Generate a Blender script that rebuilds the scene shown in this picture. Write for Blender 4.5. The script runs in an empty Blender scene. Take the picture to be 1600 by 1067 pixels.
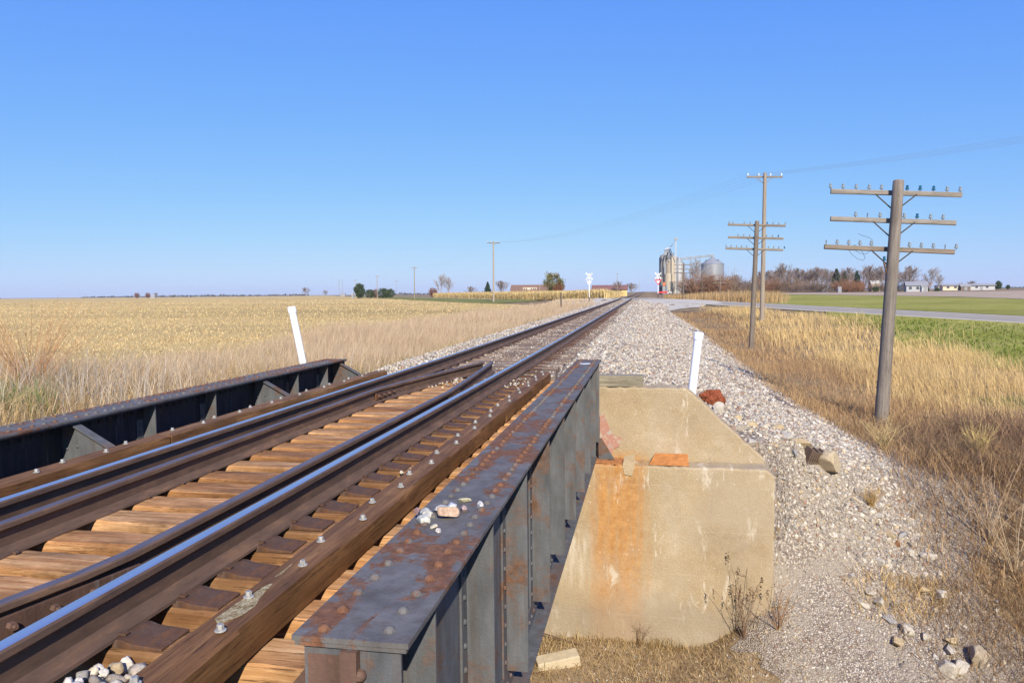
import bpy, math, random
import numpy as np
from mathutils import Vector, Matrix, Quaternion

R = math.radians
rng = np.random.default_rng(7)
random.seed(7)
scene = bpy.context.scene
COL = scene.collection

# ------------------------------------------------------------------ camera
CAM = np.array([2.83, 0.0, 1.13])
YAW, PITCH, ROLL, FPX = R(10.44), R(-3.76), math.atan(0.01), 1150.0
_f = np.array([-math.sin(YAW) * math.cos(PITCH), math.cos(YAW) * math.cos(PITCH), math.sin(PITCH)])
_r0 = np.array([math.cos(YAW), math.sin(YAW), 0.0])
_u0 = np.cross(_r0, _f)
_r = _r0 * math.cos(ROLL) - _u0 * math.sin(ROLL)
_u = np.cross(_r, _f)
cd = bpy.data.cameras.new('camera')
cam = bpy.data.objects.new('camera', cd)
COL.objects.link(cam)
cam.matrix_world = Matrix(((_r[0], _u[0], -_f[0], CAM[0]), (_r[1], _u[1], -_f[1], CAM[1]),
                           (_r[2], _u[2], -_f[2], CAM[2]), (0, 0, 0, 1)))
cd.sensor_width = 36.0
cd.lens = 36.0 * FPX / 1600.0
cd.clip_start = 0.05
cd.clip_end = 40000.0
scene.camera = cam

# ------------------------------------------------------------------ sky, sun, exposure
SUN_EL, SUN_AZ = R(33), R(19)          # the sun stands behind the camera, 19 degrees off the track
w = bpy.data.worlds.new('World')
scene.world = w
w.use_nodes = True
wn = w.node_tree
bg = wn.nodes['Background']
sky = wn.nodes.new('ShaderNodeTexSky')
sky.sky_type = 'NISHITA'
sky.sun_disc = False
sky.sun_elevation = SUN_EL
sky.sun_rotation = math.pi - SUN_AZ
sky.altitude = 0
sky.air_density = 1.0
sky.dust_density = 0.15
sky.ozone_density = 3.0
# grade the model's sky to this clear autumn day: deeper blue overhead, no white band at the horizon
sp_ = wn.nodes.new('ShaderNodeSeparateColor'); cb_ = wn.nodes.new('ShaderNodeCombineColor')
wn.links.new(sky.outputs[0], sp_.inputs[0])
SKY_S = 0.12
for i_, (e_, k_) in enumerate(((.834, .350), (.614, .472), (.06, .69))):
    pw = wn.nodes.new('ShaderNodeMath'); pw.operation = 'POWER'; pw.inputs[1].default_value = e_
    ml = wn.nodes.new('ShaderNodeMath'); ml.operation = 'MULTIPLY'; ml.inputs[1].default_value = k_ * SKY_S ** (e_ - 1)
    wn.links.new(sp_.outputs[i_], pw.inputs[0]); wn.links.new(pw.outputs[0], ml.inputs[0]); wn.links.new(ml.outputs[0], cb_.inputs[i_])
wn.links.new(cb_.outputs[0], bg.inputs[0])
bg.inputs[1].default_value = SKY_S
sd = bpy.data.lights.new('sun', 'SUN')
sd.energy = 4.9
sd.angle = R(0.5)
sd.color = (1.0, 0.92, 0.79)
sun = bpy.data.objects.new('sun', sd)
COL.objects.link(sun)
_sv = Vector((math.sin(SUN_AZ) * math.cos(SUN_EL), -math.cos(SUN_AZ) * math.cos(SUN_EL), math.sin(SUN_EL)))
sun.rotation_euler = _sv.to_track_quat('Z', 'Y').to_euler()
sun.location = (20, -40, 40)
scene.view_settings.view_transform = 'Standard'
scene.view_settings.look = 'None'
scene.view_settings.exposure = 0.52
scene.view_settings.gamma = 1.0
scene.cycles.max_bounces = 5
scene.cycles.diffuse_bounces = 3
scene.cycles.glossy_bounces = 3
scene.cycles.transmission_bounces = 3

# ------------------------------------------------------------------ helpers: objects and their properties
def setp(o, label=None, cat=None, group=None, kind=None):
    if label: o['label'] = label
    if cat: o['category'] = cat
    if group: o['group'] = group
    if kind: o['kind'] = kind
    return o

def thing(name, label, cat, loc=(0, 0, 0), group=None, rotz=0.0):
    o = bpy.data.objects.new(name, None)
    COL.objects.link(o)
    o.location = loc
    o.rotation_euler = (0, 0, rotz)
    o.empty_display_size = 0.2
    return setp(o, label, cat, group)

def copy_tree(o, parent=None):
    c = o.copy()
    COL.objects.link(c)
    if parent is not None:
        c.parent = parent
    for ch in o.children:
        copy_tree(ch, c)
    return c

def at(px, dist, z=0.0):
    """point of the ground plan seen in column px at the distance dist (along +Y) of the photograph"""
    d = _f + _r * (px - 800.0) / FPX
    t = dist / d[1]
    return np.array([CAM[0] + d[0] * t, dist, z])

class MB:
    """collects shapes and links them as ONE mesh object"""
    def __init__(s):
        s.v, s.f, s.m, s.n = [], [], [], 0
    def add(s, verts, faces, mat=0):
        verts = np.asarray(verts, float)
        s.v.append(verts)
        for fc in faces:
            s.f.append([i + s.n for i in fc]); s.m.append(mat)
        s.n += len(verts)
        return s
    def box(s, x0, x1, y0, y1, z0, z1, mat=0):
        v = [(x0, y0, z0), (x1, y0, z0), (x1, y1, z0), (x0, y1, z0), (x0, y0, z1), (x1, y0, z1), (x1, y1, z1), (x0, y1, z1)]
        return s.add(v, [(3, 2, 1, 0), (4, 5, 6, 7), (0, 1, 5, 4), (1, 2, 6, 5), (2, 3, 7, 6), (3, 0, 4, 7)], mat)
    def bar(s, p, q, wx, wz, mat=0, up=(0, 0, 1)):
        """rectangular bar from p to q, wx wide and wz high"""
        p, q, up = np.array(p, float), np.array(q, float), np.array(up, float)
        d = (q - p) / np.linalg.norm(q - p)
        a = np.cross(d, up)
        if np.linalg.norm(a) < 1e-4: a = np.cross(d, (0, 1, 0))
        a /= np.linalg.norm(a); b = np.cross(a, d)
        v = []
        for e in (p, q):
            for sx, sz in ((-1, -1), (1, -1), (1, 1), (-1, 1)):
                v.append(e + a * sx * wx / 2 + b * sz * wz / 2)
        return s.add(v, [(3, 2, 1, 0), (4, 5, 6, 7), (0, 1, 5, 4), (1, 2, 6, 5), (2, 3, 7, 6), (3, 0, 4, 7)], mat)
    def tube(s, pts, rad, n=8, mat=0, cap=True):
        pts = np.asarray(pts, float)
        if np.isscalar(rad): rad = [rad] * len(pts)
        v, f = [], []
        for i, p in enumerate(pts):
            d = pts[min(i + 1, len(pts) - 1)] - pts[max(i - 1, 0)]
            d = d / (np.linalg.norm(d) + 1e-12)
            a = np.cross(d, (0, 0, 1) if abs(d[2]) < 0.95 else (0, 1, 0)); a /= np.linalg.norm(a)
            b = np.cross(d, a)
            for k in range(n):
                t = 2 * math.pi * k / n
                v.append(p + rad[i] * (a * math.cos(t) + b * math.sin(t)))
        for i in range(len(pts) - 1):
            for k in range(n):
                k2 = (k + 1) % n
                f.append((i * n + k, i * n + k2, (i + 1) * n + k2, (i + 1) * n + k))
        if cap:
            f.append(tuple(range(n))); f.append(tuple(reversed(range((len(pts) - 1) * n, len(pts) * n))))
        return s.add(v, f, mat)
    def lathe(s, c, prof, n=12, mat=0):
        """prof: list of (radius, z) turned about the vertical through c"""
        c = np.array(c, float)
        v, f = [], []
        for r_, z_ in prof:
            for k in range(n):
                t = 2 * math.pi * k / n
                v.append(c + np.array([r_ * math.cos(t), r_ * math.sin(t), z_]))
        for i in range(len(prof) - 1):
            for k in range(n):
                k2 = (k + 1) % n
                f.append((i * n + k, i * n + k2, (i + 1) * n + k2, (i + 1) * n + k))
        f.append(tuple(reversed(range(n)))); f.append(tuple(range((len(prof) - 1) * n, len(prof) * n)))
        return s.add(v, f, mat)
    def prism(s, poly, axis, a0, a1, mat=0):
        """poly in the two other axes, extruded along axis from a0 to a1"""
        n = len(poly); v = []
        for a in (a0, a1):
            for p in poly:
                q = list(p); q.insert(axis, a); v.append(q)
        f = [tuple(reversed(range(n))), tuple(range(n, 2 * n))]
        for k in range(n):
            k2 = (k + 1) % n
            f.append((k, k2, n + k2, n + k))
        return s.add(v, f, mat)
    def dome(s, c, r, h, n=10, mat=0):
        return s.lathe(c, [(r * 1.0, -0.004), (r * 0.97, h * .3), (r * .8, h * .65), (r * .45, h * .93), (r * .08, h)], n, mat)
    def build(s, name, mats, parent=None, smooth=None, bevel=0.0, origin=None):
        v = np.concatenate(s.v) if s.v else np.zeros((0, 3))
        if origin is not None: v = v - np.array(origin, float)
        me = bpy.data.meshes.new(name)
        me.from_pydata(v.tolist(), [], s.f)
        if not isinstance(mats, (list, tuple)): mats = [mats]
        for m_ in mats: me.materials.append(m_)
        me.polygons.foreach_set('material_index', np.array(s.m, np.int32))
        import bmesh
        bm = bmesh.new(); bm.from_mesh(me)
        bmesh.ops.recalc_face_normals(bm, faces=bm.faces)
        bm.to_mesh(me); bm.free()
        if smooth is not None:
            me.polygons.foreach_set('use_smooth', np.ones(len(me.polygons), bool))
            try: me.set_sharp_from_angle(angle=R(smooth))
            except Exception: pass
        o = bpy.data.objects.new(name, me)
        COL.objects.link(o)
        if parent is not None: o.parent = parent
        elif origin is not None: o.location = origin
        if bevel:
            b = o.modifiers.new('bevel', 'BEVEL'); b.width = bevel; b.segments = 2; b.limit_method = 'ANGLE'
            b.angle_limit = R(40)
        return o

def fast_mesh(name, verts, tris, mat, cols=None, quads=None, smooth=False):
    """large triangle meshes straight from arrays; cols = one RGB per vertex (the thing's own colour)"""
    me = bpy.data.meshes.new(name)
    verts = np.asarray(verts, np.float32).reshape(-1, 3)
    loops, starts, tot = [], [], 0
    if quads is not None and len(quads):
        q = np.asarray(quads, np.int32); loops.append(q.ravel()); starts.append(np.arange(len(q)) * 4); tot = len(q) * 4
    if tris is not None and len(tris):
        t = np.asarray(tris, np.int32); loops.append(t.ravel()); starts.append(tot + np.arange(len(t)) * 3)
    loops = np.concatenate(loops); starts = np.concatenate(starts).astype(np.int32)
    me.vertices.add(len(verts)); me.vertices.foreach_set('co', verts.ravel())
    me.loops.add(len(loops)); me.loops.foreach_set('vertex_index', loops)
    me.polygons.add(len(starts)); me.polygons.foreach_set('loop_start', starts)
    me.update(calc_edges=True)
    if smooth: me.polygons.foreach_set('use_smooth', np.ones(len(starts), bool))
    if cols is not None:
        a = me.color_attributes.new('Col', 'FLOAT_COLOR', 'POINT')
        c4 = np.ones((len(verts), 4), np.float32); c4[:, :3] = cols
        a.data.foreach_set('color', c4.ravel())
    me.materials.append(mat)
    o = bpy.data.objects.new(name, me)
    COL.objects.link(o)
    return o

# ------------------------------------------------------------------ helpers: materials
class NT:
    def __init__(s, name):
        s.mat = bpy.data.materials.new(name); s.mat.use_nodes = True
        s.t = s.mat.node_tree; s.b = s.t.nodes['Principled BSDF']
        s._tc = None
    def n(s, typ, **kw):
        nd = s.t.nodes.new(typ)
        for k, v in kw.items(): setattr(nd, k, v)
        return nd
    def l(s, a, b): s.t.links.new(a, b)
    def coord(s, scale=(1, 1, 1), loc=(0, 0, 0), rot=(0, 0, 0)):
        if s._tc is None: s._tc = s.n('ShaderNodeTexCoord')
        mp = s.n('ShaderNodeMapping')
        mp.inputs['Scale'].default_value = scale; mp.inputs['Location'].default_value = loc
        mp.inputs['Rotation'].default_value = rot
        s.l(s._tc.outputs['Object'], mp.inputs['Vector'])
        return mp.outputs[0]
    def noise(s, scale, vec=None, detail=6, rough=.6, dist=0.0):
        nd = s.n('ShaderNodeTexNoise'); nd.inputs['Scale'].default_value = scale
        nd.inputs['Detail'].default_value = detail; nd.inputs['Roughness'].default_value = rough
        nd.inputs['Distortion'].default_value = dist
        s.l(vec if vec is not None else s.coord(), nd.inputs['Vector'])
        return nd.outputs['Fac']
    def voro(s, scale, vec=None, out='Color', rnd=1.0):
        nd = s.n('ShaderNodeTexVoronoi'); nd.inputs['Scale'].default_value = scale
        nd.inputs['Randomness'].default_value = rnd
        s.l(vec if vec is not None else s.coord(), nd.inputs['Vector'])
        return nd.outputs[out]
    def ramp(s, fac, stops, interp='LINEAR'):
        nd = s.n('ShaderNodeValToRGB'); cr = nd.color_ramp; cr.interpolation = interp
        while len(cr.elements) < len(stops): cr.elements.new(0.5)
        for e, (p, c) in zip(cr.elements, stops):
            e.position = p
            e.color = (c, c, c, 1) if np.isscalar(c) else (*c, 1)
        s.l(fac, nd.inputs['Fac'])
        return nd.outputs['Color']
    def mix(s, fac, a, b, mode='MIX'):
        nd = s.n('ShaderNodeMix', data_type='RGBA', blend_type=mode)
        for sock, val in ((nd.inputs[0], fac), (nd.inputs[6], a), (nd.inputs[7], b)):
            if hasattr(val, 'is_linked'): s.l(val, sock)
            elif np.isscalar(val): sock.default_value = val
            else: sock.default_value = (*val, 1)
        return nd.outputs[2]
    def math(s, op, a, b=0.0, clamp=False):
        nd = s.n('ShaderNodeMath', operation=op, use_clamp=clamp)
        for sock, val in ((nd.inputs[0], a), (nd.inputs[1], b)):
            if hasattr(val, 'is_linked'): s.l(val, sock)
            else: sock.default_value = val
        return nd.outputs[0]
    def sep(s, vec=None):
        nd = s.n('ShaderNodeSeparateXYZ'); s.l(vec if vec is not None else s.coord(), nd.inputs[0]); return nd.outputs
    def bump(s, h, strength=.5, dist=.01):
        nd = s.n('ShaderNodeBump'); nd.inputs['Strength'].default_value = strength; nd.inputs['Distance'].default_value = dist
        s.l(h, nd.inputs['Height']); s.l(nd.outputs[0], s.b.inputs['Normal'])
    def out(s, col=None, rough=.8, metal=0.0, spec=.4):
        if col is not None:
            if hasattr(col, 'is_linked'): s.l(col, s.b.inputs['Base Color'])
            else: s.b.inputs['Base Color'].default_value = (*col, 1)
        for nm, v in (('Roughness', rough), ('Metallic', metal), ('Specular IOR Level', spec)):
            if hasattr(v, 'is_linked'): s.l(v, s.b.inputs[nm])
            else: s.b.inputs[nm].default_value = v
        return s.mat

def plain(name, col, rough=.75, metal=0.0, var=.15, scale=6.0, spec=.35):
    t = NT(name)
    c = t.ramp(t.noise(scale), [(.3, tuple(x * (1 - var) for x in col)), (.7, tuple(min(1, x * (1 + var)) for x in col))])
    return t.out(c, rough, metal, spec)

def attr_mat(name, rough=.9, translucent=0.0, spec=.15, detail=0.0, dscale=60):
    """a thing's own per-vertex colour, with some translucency for leaves and straw"""
    t = NT(name)
    a = t.n('ShaderNodeAttribute', attribute_name='Col')
    c = a.outputs['Color']
    if detail:
        c = t.mix(1.0, c, t.ramp(t.noise(dscale, detail=4), [(.3, 1 - detail), (.7, 1.0)]), 'MULTIPLY')
        t.bump(t.noise(dscale * .6, detail=5), .5, .01)
    t.out(c, rough, 0, spec)
    if translucent:
        tr = t.n('ShaderNodeBsdfTranslucent'); t.l(c, tr.inputs['Color'])
        mx = t.n('ShaderNodeMixShader'); mx.inputs[0].default_value = translucent
        t.l(t.b.outputs[0], mx.inputs[1]); t.l(tr.outputs[0], mx.inputs[2])
        t.l(mx.outputs[0], t.t.nodes['Material Output'].inputs['Surface'])
    return t.mat

# weathered steel paint with rust patches
def steel(name, rows=False, base=(.122, .114, .106), rust=(.175, .082, .045), amount=.5, edge=.06):
    t = NT(name)
    n1 = t.noise(3.2, t.coord((1, .6, 1)), 9, .68, .6)
    n2 = t.noise(38, detail=4)
    m_ = t.math('ADD', n1, t.math('MULTIPLY', t.math('SUBTRACT', n2, .5), .12))
    if rows:          # the paint fails first along the two rows of rivets and at the edges
        ax = t.math('ABSOLUTE', t.sep()[0])
        near = t.ramp(t.math('ABSOLUTE', t.math('SUBTRACT', ax, .105)), [(.0, .085), (.075, 0.0)])
        m_ = t.math('ADD', t.math('ADD', m_, near), t.math('MULTIPLY', t.math('SUBTRACT', t.noise(16, detail=6, rough=.7), .5), .34))
        amount += .025
    mask = t.ramp(m_, [(amount, 0.0), (amount + edge, 1.0)])
    cb = t.ramp(t.noise(9, t.coord((1, 1, .35)), 6), [(.3, tuple(x * .72 for x in base)), (.7, tuple(x * 1.3 for x in base))])
    cr = t.ramp(t.noise(24, detail=7, rough=.7), [(.28, tuple(x * .45 for x in rust)), (.55, rust), (.8, (rust[0] * 1.5, rust[1] * 1.7, rust[2] * 1.7))])
    col = t.mix(mask, cb, cr)
    st = t.noise(1.0, t.coord((13, 13, .55)), 6, .7)
    col = t.mix(t.ramp(st, [(.50, 0.0), (.70, .55)]), col, (.085, .060, .042))
    col = t.mix(t.ramp(t.noise(1.0, t.coord((21, 21, 1.1), (7, 3, 0)), 6, .7), [(.58, 0.0), (.72, .4)]), col, (.17, .17, .165))
    t.bump(t.math('ADD', t.math('MULTIPLY', mask, .35), t.noise(70, detail=6)), .45, .006)
    return t.out(col, t.ramp(mask, [(0, .68), (1, .9)]), 0.0, .16)

def wood(name, c0, c1, c2, axis='X', dark=.5, rough=.85, sc=1.0, mott=.4):
    """grain running along an axis of the object, with checks and stained patches"""
    t = NT(name)
    s_ = {'X': (.8, 22, 22), 'Y': (22, .8, 22), 'Z': (22, 22, .8)}[axis]
    info = t.n('ShaderNodeObjectInfo')
    off = t.math('MULTIPLY', info.outputs['Random'], 41.0)
    v1, v2 = t.coord(s_), t.coord(tuple(x * 1.6 for x in s_))
    for v_ in (v1, v2): t.l(off, v_.node.inputs['Location'])
    g = t.noise(1.0 * sc, v1, 8, .62, .8)
    g2 = t.noise(3.4 * sc, v2, 5, .6)
    g3 = t.noise(9.0 * sc, v2, 6, .75)
    c = t.ramp(t.math('ADD', t.math('MULTIPLY', g, .62), t.math('MULTIPLY', g3, .38)), [(.34, c0), (.5, c1), (.64, c2)])
    c = t.mix(1.0, c, t.ramp(info.outputs['Random'], [(0, (.62, .55, .5)), (.35, (.95, .88, .82)), (.7, (1.0, 1.0, 1.0)), (1, (1.12, 1.15, 1.2))]), 'MULTIPLY')
    c = t.mix(t.ramp(t.noise(1.7, detail=5), [(.42, 0.0), (.68, mott)]), c, tuple(x * .42 for x in c0))
    checks = t.ramp(t.math('ADD', t.math('MULTIPLY', g2, .6), t.math('MULTIPLY', g3, .4)), [(.385, dark), (.45, 1.0)])
    c = t.mix(1.0, c, checks, 'MULTIPLY')
    t.bump(t.math('ADD', g, t.math('MULTIPLY', checks, .4)), .55, .008)
    return t.out(c, rough, 0, .2)

M = {}
M['girder'] = steel('weathered_steel', True)
M['girder_web'] = steel('weathered_web_steel', False, (.098, .100, .103), (.15, .078, .045), .51, .16)
M['shaded_web'] = steel('shade_darkened_steel', False, (.030, .031, .034), (.06, .032, .022), .60, .14)  # left web: deep shade under the flange painted into a darker steel colour
M['rust'] = steel('rusty_steel', False, (.115, .068, .050), (.19, .095, .06), .50, .2)
M['plate_rust'] = steel('tie_plate_steel', False, (.085, .050, .036), (.17, .075, .03), .53, .16)
M['tie_wood'] = wood('bridge_tie_wood', (.24, .110, .043), (.45, .238, .098), (.66, .43, .225), 'X', .26, mott=.8)
M['guard_wood'] = wood('guard_timber_wood', (.095, .046, .018), (.175, .088, .034), (.28, .155, .065), 'Y', .45, .7, .8, .45)
M['old_wood'] = wood('old_tie_wood', (.13, .095, .075), (.22, .165, .125), (.33, .26, .20), 'X', .35)
M['pole_wood'] = wood('pole_wood', (.105, .085, .068), (.185, .152, .122), (.265, .225, .185), 'Z', .40, mott=.25)
M['arm_wood'] = wood('crossarm_wood', (.14, .115, .09), (.235, .20, .16), (.32, .28, .23), 'X', .45, mott=.25)
M['pale_pole'] = wood('pale_pole_wood', (.30, .265, .21), (.40, .36, .295), (.47, .43, .37), 'Z', .75, mott=.08)
M['plank_wood'] = wood('weathered_plank_wood', (.15, .125, .085), (.25, .215, .15), (.32, .28, .21), 'X', .45)
M['galv'] = plain('galvanised_bolt', (.36, .345, .31), .55, .25, .35, 60)
M['pvc'] = plain('white_pvc', (.83, .84, .86), .35, 0, .03, 3, .5)
M['darkmetal'] = plain('dark_iron', (.045, .035, .030), .7, .2)
def rail_mats():
    t = NT('rail_side_rust')
    z = t.sep()[2]
    c = t.ramp(t.noise(14, t.coord((1, .25, 1)), 8, .7), [(.3, (.075, .046, .032)), (.55, (.130, .078, .050)), (.75, (.23, .125, .065))])
    t.bump(t.noise(90, detail=5), .3, .003)
    side = t.out(c, .72, .1, .35)
    t = NT('rail_running_surface')
    c = t.ramp(t.noise(5, t.coord((8, .15, 1)), 5), [(.3, (.48, .49, .50)), (.7, (.62, .625, .63))])
    t.bump(t.noise(60, t.coord((6, .1, 1)), 3), .06, .002)
    top = t.out(c, .33, .85, .5)
    t = NT('guard_rail_worn_top')
    c = t.ramp(t.noise(9, t.coord((6, .4, 1)), 7), [(.3, (.085, .068, .070)), (.7, (.155, .125, .128))])
    gt = t.out(c, .48, .25, .4)
    return side, top, gt
M['rail_side'], M['rail_top'], M['guard_top'] = rail_mats()
def concrete():
    t = NT('abutment_concrete')
    xyz = t.sep()
    big = t.noise(1.1, detail=7, rough=.65)
    c = t.ramp(big, [(.3, (.25, .18, .10)), (.45, (.37, .275, .155)), (.56, (.41, .315, .185)), (.68, (.52, .42, .285))])
    c = t.mix(t.ramp(t.noise(45, detail=6, rough=.8), [(.40, 0.0), (.62, .6)]), c, (.23, .17, .105))
    c = t.mix(t.ramp(t.noise(52, t.coord(loc=(3, 1, 2)), detail=6, rough=.8), [(.55, 0.0), (.72, .7)]), c, (.62, .54, .41))
    c = t.mix(t.ramp(t.noise(1.0, t.coord((3.0, 1, .35), (5, 0, 0)), 6), [(.5, 0.0), (.75, .4)]), c, (.30, .24, .17))
    # rust run down the face under the bearing
    wob = t.math('ADD', t.math('MULTIPLY', t.math('SUBTRACT', t.noise(1.2, t.coord((1, 1, .35)), 6), .5), .40), t.math('MULTIPLY', t.math('SUBTRACT', t.noise(9, t.coord((1.6, 1, .10)), 6), .5), .42))
    ax = t.math('ABSOLUTE', t.math('SUBTRACT', t.math('ADD', xyz[0], wob), 2.40))
    m1 = t.ramp(ax, [(.20, 1.0), (.30, .85), (.50, 0.0)])
    m2 = t.ramp(t.math('MULTIPLY', xyz[2], -.25), [(.30, 0.0), (.34, 1.0), (.80, .95), (1.02, .4)])
    m_ = t.math('MULTIPLY', t.math('MULTIPLY', m1, m2), t.ramp(t.noise(2.6, t.coord((4.5, 2, .35)), 7, .7), [(.28, .30), (.55, 1.0)]))
    c = t.mix(t.math('MULTIPLY', m_, .95), c, t.ramp(t.noise(12, detail=6), [(.3, (.33, .150, .045)), (.7, (.49, .255, .085))]))
    # pale lime runs, only in places, and chipped spots
    lime = t.ramp(t.noise(2.0, t.coord((2.2, 1, .75), (2, 0, 1)), 9, .75, .6), [(.575, 0.0), (.65, .75)])
    c = t.mix(lime, c, (.60, .53, .42))
    chips = t.ramp(t.voro(9, t.coord((1, 1, 1)), 'Distance'), [(.05, .9), (.10, 0.0)])
    c = t.mix(t.math('MULTIPLY', chips, t.ramp(t.noise(1.6), [(.47, 0.0), (.55, 1.0)])), c, (.62, .55, .45))
    wl = t.math('MULTIPLY', t.ramp(t.math('ABSOLUTE', t.math('SUBTRACT', xyz[0], 1.78)), [(.10, 1.0), (.30, 0.0)]), t.ramp(t.math('MULTIPLY', xyz[2], -.25), [(.58, 0.0), (.63, 1.0), (.84, 0.0)]))
    c = t.mix(t.math('MULTIPLY', wl, t.ramp(t.noise(4, t.coord((3.5, 1, .5)), 7, .7), [(.42, 0.0), (.6, .85)])), c, (.62, .54, .43))
    # damp grey foot and grey weathering
    c = t.mix(t.ramp(t.math('ADD', t.math('MULTIPLY', xyz[2], -.25), t.math('MULTIPLY', t.noise(1.5, detail=6), .25)), [(.92, 0.0), (1.10, .5)]), c, (.24, .205, .16))
    c = t.mix(t.ramp(t.noise(.9, t.coord(loc=(4, 4, 4)), 7, .7), [(.45, 0.0), (.65, .5)]), c, (.37, .305, .22))
    ve = t.n('ShaderNodeTexVoronoi', feature='DISTANCE_TO_EDGE'); ve.inputs['Scale'].default_value = .8
    wv = t.n('ShaderNodeMix', data_type='VECTOR'); wv.inputs[0].default_value = .16
    nz = t.n('ShaderNodeTexNoise'); nz.inputs['Scale'].default_value = 4; nz.inputs['Detail'].default_value = 6; t.l(t.coord(), nz.inputs['Vector'])
    t.l(t.coord(), wv.inputs[4]); t.l(nz.outputs['Color'], wv.inputs[5]); t.l(wv.outputs[1], ve.inputs['Vector'])
    cr = t.math('MULTIPLY', t.ramp(ve.outputs['Distance'], [(.0, .30), (.005, 0.0)]), t.ramp(t.noise(1.3, t.coord(loc=(9, 2, 5))), [(.56, 0.0), (.64, 1.0)]))
    c = t.mix(cr, c, (.13, .10, .07))
    pits = t.ramp(t.voro(23, t.coord(), 'Distance'), [(.05, .8), (.11, 0.0)])
    c = t.mix(pits, c, (.14, .10, .065))
    # board joints of the formwork
    zz = t.math('FRACT', t.math('MULTIPLY', t.math('ADD', xyz[2], 10.03), 1.55))
    ln = t.ramp(zz, [(0.0, 1.0), (.012, 0.0)])
    c = t.mix(t.math('MULTIPLY', ln, t.ramp(t.noise(2.5), [(.45, 0.0), (.62, .5)])), c, (.57, .49, .37))
    t.bump(t.math('ADD', t.noise(26, detail=8, rough=.7), t.math('MULTIPLY', t.noise(160, detail=2), .4)), .6, .012)
    return t.out(c, .92, 0, .2)
M['concrete'] = concrete()
M['stone'] = attr_mat('ballast_stone', .9, 0, .2, .45, 70)
M['grass'] = attr_mat('dry_grass', .8, .35, .15)
M['leaf'] = attr_mat('leaf', .75, .3, .2)
M['bark'] = attr_mat('bark', .95, 0, .1)

# ------------------------------------------------------------------ terrain
RD = np.array([.426, -.905]); RN = np.array([.905, .426]); RC = 108.6      # road: direction, normal, where it crosses the track
def sstep(a, b, x):
    t = np.clip((np.asarray(x, float) - a) / (b - a), 0, 1)
    return t * t * (3 - 2 * t)
def ztrack(y):
    y = np.asarray(y, float)
    return .28 * np.clip((y - 13) / 84, 0, 1) * sstep(8, 40, y) ** .3 + .75 * sstep(130, 420, y)
def road_sn(x, y):
    x = np.asarray(x, float); y = np.asarray(y, float) - RC
    return x * RD[0] + y * RD[1], x * RN[0] + y * RN[1]
def roadz(s):
    s = np.asarray(s, float)
    return .27 - .0178 * np.clip(s, 0, 78) - .0127 * np.clip(-s, 0, 58)
def lump(x, y, f, seed=0):
    a = np.zeros_like(np.asarray(x, float))
    for k in range(4):
        th = 1.7 * k + seed
        a = a + np.sin(f * (1.6 ** k) * (x * math.cos(th) + y * math.sin(th)) + 2.1 * k + seed * 3) / (1.5 ** k)
    return a / 2.3
def smax(a, b, k=.12): return .5 * (a + b + np.sqrt((a - b) ** 2 + k * k))
def smin(a, b, k=.25): return .5 * (a + b - np.sqrt((a - b) ** 2 + k * k))
def ground(x, y):
    x = np.asarray(x, float); y = np.asarray(y, float)
    s, n = road_sn(x, y); rz = roadz(s); d = -n
    low_near = -1.9 + 1.15 * sstep(5, -5, x)
    rise = 1.45 * sstep(110, 340, y) * sstep(5, 40, x + .02 * y)
    low_far = -.75 - .2 * sstep(-5, 10, x) + rise
    p = np.where(n < 0, (rz - .3) + (low_near - rz + .3) * sstep(6, 20, d), (rz - .3) + (low_far - rz + .3) * sstep(6, 26, n))
    p = p + .05 * lump(x, y, .35, 1) * sstep(7, 14, np.abs(n))
    zt = ztrack(y)
    e = np.where(x > 0, zt - .27 - .345 * np.clip(x - 2.35, 0, 99), zt - .27 - .5 * np.clip(-x - 2.1, 0, 99))
    h = smax(p, e)
    re = rz - .06 - .3 * np.clip(np.abs(n) - 4.2, 0, 99)
    h = smax(h, re, .05)
    ax = np.abs(x)
    back = 3.6 * sstep(0, 1, (y - 10.85) / (.35 + 1.8 * sstep(4.45, 5.2, ax))) * sstep(7.2, 4.6, ax)     # fill held behind the abutment
    cz = -4.1 + .56 * np.clip(y + back - 9.3, 0, 99) * np.maximum(.12 + .88 * sstep(3.3, 4.75, ax), sstep(.2, 2.5, back)) + 1.3 * np.clip(-2.6 - x, 0, 9) + .45 * np.clip(x - 8.0, 0, 99) + 3.0 * np.clip(1.6 - y, 0, 9)
    cz = cz + .05 * lump(x, y, 1.6, 2)
    return np.where(y < 40, smin(h, cz), h)

def axis(lo, hi, dense_lo, dense_hi, step, grow=1.12):
    a = list(np.arange(dense_lo, dense_hi + 1e-6, step))
    st = step; x = a[-1]
    while x < hi: st *= grow; x += st; a.append(x)
    st = step; x = a[0]
    while x > lo: st *= grow; x -= st; a.insert(0, x)
    return np.array(a)
def grid_mesh(name, X, Y, Z, mat, kind='structure', smooth=True):
    ny, nx = X.shape
    v = np.stack([X, Y, Z], -1).reshape(-1, 3)
    i = np.arange(ny * nx).reshape(ny, nx)
    q = np.stack([i[:-1, :-1], i[:-1, 1:], i[1:, 1:], i[1:, :-1]], -1).reshape(-1, 4)
    o = fast_mesh(name, v, None, mat, quads=q, smooth=smooth)
    o['kind'] = kind
    return o

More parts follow.
